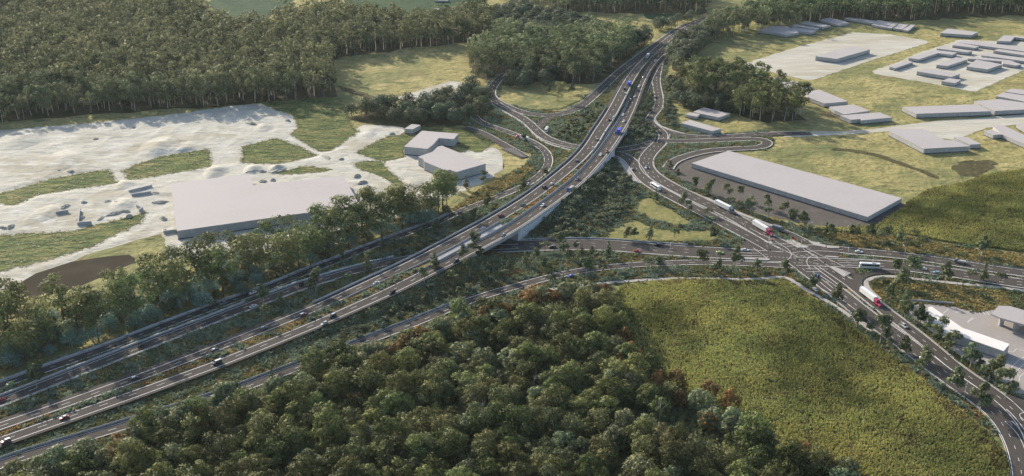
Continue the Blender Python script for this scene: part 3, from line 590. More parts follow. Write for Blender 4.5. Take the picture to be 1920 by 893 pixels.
def build_road(name, label, line, L, R_, marks, cyc, mask=True, w=0.2):
    NR[0] += 1; dz = 0.46 + 0.012 * NR[0]
    V, Fq = ribbon(line, L, -R_, dz)
    o = link(name, npmesh(name, V, Fq, M['asphalt'])); tag(o, label, 'road', kind='structure')
    if marks:
        V, Fq = marks_mesh(line, marks, dz + 0.02, cyc, w)
        link('lane_marking', npmesh('lane_marking', V, Fq, M['paint']), o)
    if mask:
        V, Fq = ribbon(line, L + 0.6, -R_ - 0.6, 0)
        for q in Fq: fill(ROADMASK, V[q][:, :2])
    ROADTOP[label] = dz
    return o
for k, d in RD.items():
    build_road(d['name'], d['label'], d['line'], d['L'], d['R'], d['marks'], 10.0 if k not in ('C2', 'L2') else 14.0, w=0.22)
    d['top'] = 0.46 + 0.012 * NR[0]
for k, (ap, lb) in enumerate(((APRON, 'asphalt apron of the signalised crossroads'), (AP2, 'asphalt junction at the head of the arterial road'), (AP3, 'asphalt junction below the service station'), (AP4, 'asphalt corner where two arterial carriageways join'))):
    patch('junction', ap, M['asphalt'], lb, 'road', z=0.47 - 0.008 * k + 0.0, mask=True)
# motorway carriageways (upper and lower) on embankment and bridges
for nm, lb, ln, L_, Rr, mk in (('motorway_carriageway', 'upper two-lane motorway carriageway', LA, A_L(LA), A_R(LA), [(A_L(LA) - 3.1, 'solid'), (-A_R(LA) + 1.2, 'solid'), (0, 'dash')]), ('motorway_carriageway', 'lower two-lane motorway carriageway', LB, B_L(LB), B_R(LB), [(B_L(LB) - 1.2, 'solid'), (-B_R(LB) + 2.3, 'solid'), (0, 'dash')])):
    build_road(nm, lb, ln, L_, Rr, mk, 14.8, w=0.22)
# merge lanes beside the far motorway
mA = Line([(1150, 168), (1166, 150), (1186, 130), (1206, 110), (1230, 88), (1256, 68), (1282, 51)]); mB = Line([(1196, 208), (1207, 184), (1216, 160), (1226, 138), (1240, 116), (1258, 97), (1280, 79), (1305, 62)])
build_road('merge_lane', 'merge lane on the near side of the far motorway', mB, 3.4, 2.6, [(-1.9, 'solid')], 12)
# concrete median slabs over the two bridge gaps
def between(u0, v0, u1, v1):
    a, b = sp(u0, v0), sp(u1, v1); return sub(LB, a, b)
def iA(p): return int(np.argmin(((LA.P[:, :2] - p[:2]) ** 2).sum(1)))
def median_strip(line, inset):
    V1, V2 = [], []
    for p, nl, bl in zip(line.P, line.Nl, B_L(line)):
        j = iA(p); q = LA.P[j, :2] - LA.Nl[j] * (A_R(LA)[j] + 1.0); r = p[:2] + nl * (bl + 1.4)
        V1.append((q[0], q[1], p[2] + 0.62)); V2.append((r[0], r[1], p[2] + 0.62))
    n = len(V1); i = np.arange(n - 1)
    return np.array(V1 + V2), np.column_stack([n + i, n + i + 1, i + 1, i])
for (a, lb) in ((between(838, 496, 966, 424), 'pale concrete median slab over the near bridge'), (between(1128, 292, 1176, 216), 'pale concrete median slab over the far bridge')):
    V, Fq = median_strip(a, 0)
    o = link('median_slab', npmesh('median_slab', V, Fq, M['slab'])); tag(o, lb, 'median', kind='structure')

# ------------------------------------------------------------------ barriers: profiled concrete walls swept along the kerb line
def sweep(line, off, prof, dz=0.0):
    """prof: closed (lateral, height) outline swept along the line"""
    m = len(prof); rings = []
    for a, h in prof:
        rings.append(line.off((off(line) if callable(off) else off) + a, dz + h))
    V = np.stack(rings, 1).reshape(-1, 3); n = len(line.P); Fq = []
    i = np.arange(n - 1)
    for k in range(m):
        k2 = (k + 1) % m
        Fq.append(np.column_stack([i * m + k, i * m + k2, (i + 1) * m + k2, (i + 1) * m + k]))
    caps = np.array([list(range(m)), [(n - 1) * m + k for k in range(m - 1, -1, -1)]])
    return V, [np.vstack(Fq), caps]
JERSEY = [(0.32, 0.0), (0.32, 0.10), (0.14, 0.42), (0.10, 1.15), (-0.10, 1.15), (-0.14, 0.42), (-0.32, 0.10), (-0.32, 0.0)]
PARAPET = [(0.25, -0.1), (0.25, 1.25), (-0.25, 1.25), (-0.25, -0.1)]
def barrier(name, label, cat, line, off, prof, mat, dz=0.6, s0=None, s1=None):
    ln = line if s0 is None else sub(line, s0, s1)
    V, Fq = sweep(ln, off, prof, dz)
    o = link(name, npmesh(name, V, Fq, mat)); tag(o, label, cat); return o
sA = lambda u, v: LA.near(*g(u, v, zm(u)))
barrier('concrete_barrier', 'long pale concrete barrier along the outer edge of the upper carriageway over both bridges', 'barrier', LA, lambda l: A_L(l) - 0.1, JERSEY, M['concrete'], 0.6, sA(596, 577), sA(1152, 203))
barrier('concrete_barrier', 'concrete median barrier on the upper carriageway at the near bridge', 'barrier', LA, lambda l: 0.1 - A_R(l), JERSEY, M['concrete'], 0.6, sA(640, 560), sA(930, 412))
barrier('concrete_barrier', 'concrete median barrier on the upper carriageway at the far bridge', 'barrier', LA, lambda l: 0.1 - A_R(l), JERSEY, M['concrete'], 0.6, sA(1066, 316), sA(1170, 168))
barrier('concrete_barrier', 'long concrete median barrier of the lower carriageway over both bridges', 'barrier', LB, lambda l: B_L(l) - 0.1, JERSEY, M['concrete'], 0.6, sp(792, 518), sp(1190, 182))
barrier('bridge_parapet', 'pale parapet on the outer edge of the lower carriageway between the bridges', 'parapet', LB, lambda l: 0.1 - B_R(l), [(0.2, -0.3), (0.2, 0.85), (-0.2, 0.85), (-0.2, -0.3)], M['concrete'], 0.55, sp(885, 470), sp(1165, 236))
C1l, C2l, L2l = RD['C1']['line'], RD['C2']['line'], RD['L2']['line']
cs = lambda ln, u, v: ln.near(*g(u, v))
barrier('concrete_barrier', 'pale concrete barrier between the tree belt and the service road', 'barrier', C1l, 4.2, JERSEY, M['concrete'], 0.35, 0, cs(C1l, 845, 405))
barrier('concrete_barrier', 'wide pale concrete barrier between the service road and the slip road', 'barrier', C2l, 5.5, [(0.55, 0), (0.5, 1.1), (-0.5, 1.1), (-0.55, 0)], M['concrete'], 0.35, 0, cs(C2l, 470, 572))
barrier('gabion_barrier', 'rough stone barrier beside the slip road before it dips under the bridge', 'barrier', C2l, 5.6, [(0.5, 0), (0.45, 1.2), (-0.45, 1.2), (-0.5, 0)], M['stonewall'], 0.35, cs(C2l, 500, 562), cs(C2l, 740, 490))
barrier('low_kerb_wall', 'low pale kerb wall on the motorway side of the slip road', 'kerb', C2l, -4.9, [(0.35, 0), (0.3, 0.35), (-0.3, 0.35), (-0.35, 0)], M['kerb'], 0.4, 0, cs(C2l, 625, 520))
barrier('concrete_barrier', 'low concrete barrier between the motorway bank and the long lower slip road', 'barrier', L2l, 5.0, JERSEY, M['concrete'], 0.35, 0, cs(L2l, 880, 566))
barrier('concrete_barrier', 'concrete barrier on the near side of the arterial under the bridge', 'barrier', RD['L1']['line'], 9.9, [(0.3, 0), (0.2, 0.9), (-0.2, 0.9), (-0.3, 0)], M['concrete'], 0.35, cs(RD['L1']['line'], 975, 463), cs(RD['L1']['line'], 1290, 470))
def guard_rail(label, line, off, s0, s1):
    root = empty('guard_rail', (*line.at(s0)[0][:2], 0.4)); tag(root, label, 'guard rail')
    ln = sub(line, s0, s1); base = np.array([root.location.x, root.location.y, root.location.z])
    V, Fq = sweep(ln, off, [(0.05, 0.45), (0.09, 0.60), (0.05, 0.75), (-0.02, 0.75), (-0.02, 0.45)], 0.5)
    link('rail', npmesh('rail', V - base, Fq, M['steel']), root)
    mb = MB()
    for q in np.arange(0, ln.s[-1], 6.0):
        p, t, n = ln.at(q); of_ = off(ln)[min(len(ln.P) - 1, int(q / 3))] if callable(off) else off; c = p[:2] + n * (of_ - 0.08) - base[:2]; mb.box(c[0] - .07, c[0] + .07, c[1] - .07, c[1] + .07, 0, p[2] + 1.25 - base[2])
    ps = mb.obj('posts', M['steel'], root); ps['kind'] = 'stuff'
guard_rail('steel guard rail along the upper edge of the east arm road', RD['M1']['line'], 6.0, cs(RD['M1']['line'], 1730, 486), cs(RD['M1']['line'], 1990, 524))
guard_rail('steel guard rail on the outer shoulder of the lower carriageway by the near bridge', LB, lambda l: -B_R(l) - 0.3, sp(690, 567), sp(880, 473))
guard_rail('steel guard rail round the outside of the loop road', RD['D']['line'], 5.2, cs(RD['D']['line'], 1060, 213), cs(RD['D']['line'], 1150, 148))

# ------------------------------------------------------------------ the two overbridges: deck, girders, abutments, wing walls
def bridge(label, k, lo, hi):
    a, b = SPAN[k]
    root = empty('road_bridge', (*LB.at((a + b) / 2)[0][:2], 0)); tag(root, label, 'bridge'); base = np.array([root.location.x, root.location.y, 0])
    ln = sub(LB, a - lo, b + hi, 4.0)
    VL, VR = [], []
    for p, nl, br in zip(ln.P, ln.Nl, B_R(ln)):
        j = iA(p); VL.append(LA.P[j, :2] + LA.Nl[j] * (A_L(LA)[j] + 0.2)); VR.append(p[:2] - nl * (br + 0.2))
    z = ln.P[:, 2] + 0.36
    VL, VR = np.array(VL), np.array(VR); n = len(z)
    V = np.vstack([np.column_stack([VL, z]), np.column_stack([VR, z]), np.column_stack([VL, z - 0.5]), np.column_stack([VR, z - 0.5])]) - base
    i = np.arange(n - 1)
    Fq = np.vstack([np.column_stack([n + i, n + i + 1, i + 1, i]), np.column_stack([n + i, 3 * n + i, 3 * n + i + 1, n + i + 1]), np.column_stack([i, i + 1, 2 * n + i + 1, 2 * n + i]), np.column_stack([2 * n + i, 2 * n + i + 1, 3 * n + i + 1, 3 * n + i])])
    link('deck', npmesh('deck', V, Fq, M['concrete']), root)
    l2 = sub(LB, a - 2, b + 2, 4.0)
    for q in range(6):                                        # girders side by side under the deck
        f = q / 5.0; P_ = []
        for p, nl, br in zip(l2.P, l2.Nl, B_R(l2)):
            j = iA(p); P_.append((LA.P[j, :2] + LA.Nl[j] * (A_L(LA)[j] - 0.6)) * f + (p[:2] - nl * (br - 0.5)) * (1 - f))
        o = Line.__new__(Line); o.P = np.column_stack([np.array(P_), l2.P[:, 2]]); o.fin()
        V, Fg = sweep(o, 0, [(0.45, -1.45), (0.45, -0.16), (-0.45, -0.16), (-0.45, -1.45)])
        link('girder', npmesh('girder', V - base, Fg, M['concrete']), root)
    for s_, sg in ((a, -1), (b, 1)):                          # abutment walls across the full width
        p, t, nl = LB.at(s_); j = iA(p); q = LA.P[j, :2] + LA.Nl[j] * (A_L(LA)[j] + 0.2); r = p[:2] - nl * (5.8 + 0.2)
        d = t * sg * 1.2; z1 = p[2] - 0.15
        c = [q, r, r + d, q + d]; c = c if sg > 0 else [c[0], c[3], c[2], c[1]]
        mb = MB(); mb.hexa([(x[0] - base[0], x[1] - base[1], -0.2) for x in c], [(x[0] - base[0], x[1] - base[1], z1) for x in c])
        mb.obj('abutment', M['stonewall'], root)
bridge('near road bridge carrying both carriageways over the arterial road', 0, 3, 3)
bridge('far road bridge carrying both carriageways over the loop road link', 1, 3, 3)
def wing_wall(label, s0, s1):
    ln = sub(LB, s0, s1, 3.0); a, b = ln.off(-B_R(ln) - 0.1), ln.off(-B_R(ln) + 0.5)
    n = len(a); z1 = ln.P[:, 2] + 0.3
    V = np.vstack([np.column_stack([a[:, :2], np.full(n, -0.2)]), np.column_stack([a[:, :2], z1]), np.column_stack([b[:, :2], z1]), np.column_stack([b[:, :2], np.full(n, -0.2)])])
    i = np.arange(n - 1)
    Fq = np.vstack([np.column_stack([i, i + 1, n + i + 1, n + i]), np.column_stack([n + i, n + i + 1, 2 * n + i + 1, 2 * n + i]), np.column_stack([2 * n + i, 2 * n + i + 1, 3 * n + i + 1, 3 * n + i])])
    caps = np.array([[0, n, 2 * n, 3 * n], [n - 1, 4 * n - 1, 3 * n - 1, 2 * n - 1]])
    o = link('retaining_wall', npmesh('retaining_wall', V, [Fq, caps], M['stonewall'])); tag(o, label, 'retaining wall')
a0, b0 = SPAN[0]; a1, b1 = SPAN[1]
wing_wall('pale block retaining wall rising right of the near bridge', b0, b0 + WALLRUN)
wing_wall('pale block retaining wall left of the far bridge', a1 - WALLRUN, a1)
wing_wall('short retaining wall beyond the far bridge', b1, b1 + 16)
wing_wall('short retaining wall at the left end of the near bridge', a0 - 8, a0)

# ------------------------------------------------------------------ footpaths, islands, crossings, junction lines
def footpath(label, pts, w, dz, zz=0.5):
    ln = Line(pts); V, Fq = ribbon(ln, w / 2, -w / 2, dz)
    o = link('footpath', npmesh('footpath', V, Fq, M['path'])); tag(o, label, 'footpath', kind='structure')
    V, Fq = ribbon(ln, w / 2 + 0.4, -w / 2 - 0.4, 0)
    for q in Fq: fill(ROADMASK, V[q][:, :2])
FP = [('pale footpath round the north side of the yellow wedge', [(2000, 558), (1920, 546), (1860, 538), (1800, 533), (1718, 524), (1690, 520), (1666, 518), (1640, 520), (1622, 526), (1623, 538), (1634, 550), (1650, 562)], 3.2),
      ('pale kerbside path round the corner opposite the red truck', [(1632, 515), (1616, 522), (1609, 530), (1612, 543), (1624, 552)], 2.6),
      ('pale footpath along the top edge of the front crop field', [(985, 548), (1000, 549), (1044, 542), (1100, 535), (1140, 531), (1200, 526.5), (1260, 523.5), (1340, 523.5), (1380, 525), (1430, 524), (1465, 518), (1480, 521), (1494, 533), (1525, 552), (1560, 571), (1588, 590), (1617, 610), (1636, 622)], 3.0),
      ('pale footpath between the arterial road and the dirt yard', [(1246, 273), (1232, 281), (1222, 292), (1221.5, 309), (1232, 324), (1254, 340), (1288, 358), (1325, 373), (1352, 383), (1388, 401.5), (1428, 416), (1477, 436), (1500, 446), (1523, 457)], 3.0),
      ('pale path below the near-side slip road under the far bridge', [(1152, 293), (1162, 301), (1172, 313), (1180, 327), (1190, 340), (1198, 345)], 4.0),
      ('pale footpath beside the climbing side road', [(1242, 122), (1240, 130), (1236, 152), (1236, 165), (1242, 180), (1241, 199), (1231, 217), (1226, 226), (1240, 238), (1265, 247), (1282, 251)], 2.6),
      ('pale shoulder path along the road curving under the far bridge', [(936, 205), (956, 217), (976, 228), (994, 244), (1008, 260), (1030, 271), (1060, 280), (1078, 284)], 2.4)]
for k, (lb, pts, w) in enumerate(FP): footpath(lb, pts, w, 0.36 + 0.014 * k)
KZ = [0]
def island(label, px, mat=None):
    KZ[0] += 1; P = gs(px); mb = MB()
    ar = sum(P[i][0] * P[(i + 1) % len(P)][1] - P[(i + 1) % len(P)][0] * P[i][1] for i in range(len(P)))
    if ar < 0: P = P[::-1]
    mb.prism(P, 0.2, 1.0, bottom=False)
    o = mb.obj('traffic_island', mat or M['path']); tag(o, label, 'traffic island', kind='structure')
island('pale triangular island in front of the pink truck', cr(1400, 420, 4.058, [(300, 132), (345, 128), (470, 185), (455, 192), (385, 190)]))
island('pale triangular island beside the waiting coach', cr(1400, 420, 4.058, [(625, 333), (665, 335), (790, 385), (742, 412)]))
island('long pale nose island on the east arm', cr(1400, 420, 4.058, [(585, 258), (605, 252), (705, 258), (690, 266)]))
island('pale nose island on the west arm', cr(1400, 420, 4.058, [(-60, 273), (-60, 266), (170, 274), (178, 282), (150, 286)]))
island('small pale nose island beside the arterial stop line', cr(1400, 420, 4.058, [(130, 142), (185, 143), (200, 160), (185, 162)]))
island('curved pale kerb end above the junction', cr(1400, 420, 4.058, [(470, 140), (560, 150), (600, 172), (700, 180), (705, 194), (620, 192), (520, 172)]))
JL = []                                                        # painted junction lines as pixel polylines
k4 = lambda pts: cr(1400, 420, 4.058, pts)
JL += [(k4([(215, 138), (270, 170), (318, 205), (340, 240), (325, 272), (285, 290), (230, 298)]), 0), (k4([(510, 245), (475, 262), (455, 285), (462, 320), (485, 345)]), 0),
       (k4([(150, 150), (230, 190), (300, 222), (400, 245), (520, 270)]), 1), (k4([(150, 255), (260, 262), (350, 270), (450, 290), (600, 335)]), 1),
       (k4([(425, 195), (740, 410)]), 0), (k4([(450, 192), (745, 335)]), 0), (k4([(195, 160), (330, 160)]), 0), (k4([(50, 190), (155, 270)]), 0), (k4([(450, 350), (620, 352)]), 0), (k4([(450, 372), (570, 372)]), 0), (k4([(690, 285), (850, 290)]), 0), (k4([(700, 303), (850, 307)]), 0), (k4([(720, 322), (840, 325)]), 0)]
JL += [(k4([(-100, 225), (90, 232)]), 0), (k4([(-100, 245), (110, 252)]), 0), (k4([(-90, 262), (130, 266)]), 0), (k4([(40, 50), (200, 130)]), 0), (k4([(500, 372), (660, 500)]), 0), (k4([(560, 400), (690, 490)]), 0), (k4([(560, 455), (640, 520)]), 0), (k4([(560, 495), (650, 550)]), 0), (k4([(725, 585), (830, 665)]), 0)]
k5 = lambda pts: cr(1680, 673, 4.058, pts)
JL += [(k5([(875, 480), (915, 520), (950, 560), (974, 600), (1000, 660)]), 0), (k5([(825, 485), (870, 525), (920, 580), (955, 640), (974, 690)]), 0), (k5([(1000, 415), (925, 430), (974, 480)]), 0)]
mb = MB()
for pts, dash in JL:
    ln = Line(pts, step=1.2); V, Fq = ribbon(ln, 0.14, -0.14, 0.80)
    for q, f in enumerate(Fq):
        if dash and q % 2: continue
        mb.add([V[i] for i in f], [(0, 1, 2, 3)])
o = mb.obj('junction_markings', M['paint']); tag(o, 'white painted turning lines and stop lines of the crossroads', 'road marking', kind='structure')
# forecourt lines
k6 = lambda pts: cr(1680, 560, 4.058, pts)
mb = MB()
for pts in [[(358, 118), (395, 88)], [(545, 188), (590, 153)], [(540, 183), (578, 152)], [(455, 112), (480, 105)], [(595, 100), (608, 120)], [(625, 100), (640, 124)], [(658, 102), (676, 126)], [(688, 104), (710, 130)], [(640, 505), (668, 478)], [(640, 455), (665, 455)], [(665, 455), (742, 492)], [(742, 492), (730, 500)], [(730, 500), (655, 465)],
            [(850, 408), (888, 415)], [(888, 415), (915, 388)], [(915, 388), (1000, 405)], [(875, 530), (930, 475)], [(930, 475), (1000, 435)], [(905, 570), (960, 515)], [(960, 515), (1000, 490)], [(905, 570), (940, 600)], [(940, 600), (990, 560)], [(940, 600), (935, 640)], [(100, 92), (120, 125)], [(120, 125), (160, 118)]]:
    ln = Line(k6(pts), step=2.0); V, Fq = ribbon(ln, 0.15, -0.15, 0.45)
    for f in Fq: mb.add([V[i] for i in f], [(0, 1, 2, 3)])
o = mb.obj('forecourt_markings', M['paint']); tag(o, 'white bay lines painted on the service station forecourt', 'road marking', kind='structure')
k9 = lambda pts: cr(840, 120, 4.058, pts)
mb = MB()
for q in range(9):
    ln = Line(k9([(420 + q * 16, 655 + q * 6.5), (505 + q * 11, 648 + q * 8)]), step=2.0); V, Fq = ribbon(ln, 0.13, -0.13, 0.75)
    for f in Fq: mb.add([V[i] for i in f], [(0, 1, 2, 3)])
patch('parking_bays', k9([(400, 650), (500, 630), (610, 710), (560, 725)]), M['asphalt'], 'small asphalt area with angled parking bays', 'parking', z=0.42, mask=True)
o = mb.obj('bay_markings', M['paint']); tag(o, 'angled white bay lines beside the parking lane', 'road marking', kind='structure')
# light kerb edges along the main at-grade roads
for k, sides in (('H1', (1, -1)), ('G', (1, -1)), ('I1', (1, -1)), ('I2', (1, -1)), ('M2', (1, -1)), ('M1', (-1,)), ('D', (1, -1)), ('E', (1, -1)), ('Q', (1, -1)), ('R2', (1, -1)), ('RR', (1,)), ('L1', (-1,)), ('C1', (-1,))):
    d = RD[k]; ln = d['line']; Vs = []; Fs = []; n = 0
    for sd in sides:
        V, Fq = sweep(ln, sd * (d['L'] if sd > 0 else d['R']) + 0.0, [(0.15, 0), (0.15, 0.13), (-0.15, 0.13), (-0.15, 0)], d['top'] - 0.005)
        Vs.append(V); Fs.append((Fq[0] + n, Fq[1] + n)); n += len(V)
    # leave the kerb out where another road crosses
    keep = []
    V = np.vstack(Vs)
    for F0, _ in Fs:
        c = V[F0].mean(1); bad = np.zeros(len(c), bool)
        for k2, d2 in RD.items():
            if k2 == k: continue
            P2 = d2['line'].P; dd = np.sqrt(((c[:, None, :2] - P2[None, :, :2]) ** 2).sum(2)).min(1); bad |= dd < max(d2['L'], d2['R']) - 0.3
        for ap in (APRON, AP2, AP3, AP4): bad |= inpoly(c[:, 0], c[:, 1], gs(ap))
        keep.append(F0[~bad])
    o = link('kerb', npmesh('kerb', V, np.vstack(keep), M['kerb'])); tag(o, 'pale kerb edging of the ' + d['label'], 'kerb', kind='structure')
# ------------------------------------------------------------------ buildings: roof outlines in the photo stand at the height of the eaves
FOOT = []
def building(name, label, cat, px, H, roof='roof', foot=True):
    vm = sum(p[1] for p in px) / len(px); H = H * (vm + 150) * 0.0042 * 1.02 / ((vm + 500) * 0.003)   # eaves height read off the wall in the photo
    P = gs(px, H)
    ar = sum(P[i][0] * P[(i + 1) % len(P)][1] - P[(i + 1) % len(P)][0] * P[i][1] for i in range(len(P)))
    if ar < 0: P = P[::-1]
    c = P.mean(0); L_ = P - c
    root = empty(name, (c[0], c[1], 0)); tag(root, label, cat)
    MB().prism(L_, -0.2, H - 0.35, top=False).obj('wall', M['wall'], root)
    n = len(L_); O = []
    for i in range(n):                                         # roof slab with a small even overhang
        a, b, d = L_[i - 1], L_[i], L_[(i + 1) % n]
        e1, e2 = (b - a) / np.linalg.norm(b - a), (d - b) / np.linalg.norm(d - b)
        n1, n2 = np.array((e1[1], -e1[0])), np.array((e2[1], -e2[0])); m_ = n1 + n2; m_ /= max(0.4, np.dot(m_, n1)); O.append(b + m_ * 0.15)
    mb = MB(); V = [(p[0], p[1], H - 0.347) for p in O] + [(p[0], p[1], H) for p in O]
    tr = tri_fill(O); up = []
    for f in tr:
        a, b, d = (O[i] for i in f); up.append(f if (b[0] - a[0]) * (d[1] - a[1]) - (b[1] - a[1]) * (d[0] - a[0]) > 0 else f[::-1])
    mb.add(V, [tuple(i + n for i in f) for f in up] + [f[::-1] for f in up] + [(i, (i + 1) % n, n + (i + 1) % n, n + i) for i in range(n)])
    mb.obj('roof', M[roof], root)
    if foot:
        mb = MB()
        for i in range(n):
            a, b = L_[i], L_[(i + 1) % n]; e = (b - a) / np.linalg.norm(b - a); q = np.array((e[1], -e[0])) * 0.06
            mb.hexa([(*a, 0), (*b, 0), (*(b + q), 0), (*(a + q), 0)][::-1] if False else [(a[0] + q[0], a[1] + q[1], 0), (b[0] + q[0], b[1] + q[1], 0), (b[0] - q[0], b[1] - q[1], 0), (a[0] - q[0], a[1] - q[1], 0)],
                    [(a[0] + q[0], a[1] + q[1], 0.7), (b[0] + q[0], b[1] + q[1], 0.7), (b[0] - q[0], b[1] - q[1], 0.7), (a[0] - q[0], a[1] - q[1], 0.7)])
        mb.obj('footing', M['skirt'], root)
    fill(ROADMASK, P); FOOT.append(P)
    return root
W_, S_ = 'warehouse', 'industrial_shed'
c55 = lambda pts: cr(0, 300, 2.977, pts)
c7 = lambda pts: cr(300, 300, 4.06, pts)
c5 = lambda pts: cr(640, 200, 4.96, pts)
c6 = lambda pts: cr(1260, 180, 7.44, pts)
c4 = lambda pts: cr(1420, 120, 6.377, pts)
c3 = lambda pts: cr(1660, 140, 5.58, pts)
c2 = lambda pts: cr(1660, 40, 6.377, pts)
c1 = lambda pts: cr(1400, 20, 6.377, pts)
z4 = lambda pts: cr(1440, 0, 2.977, pts)
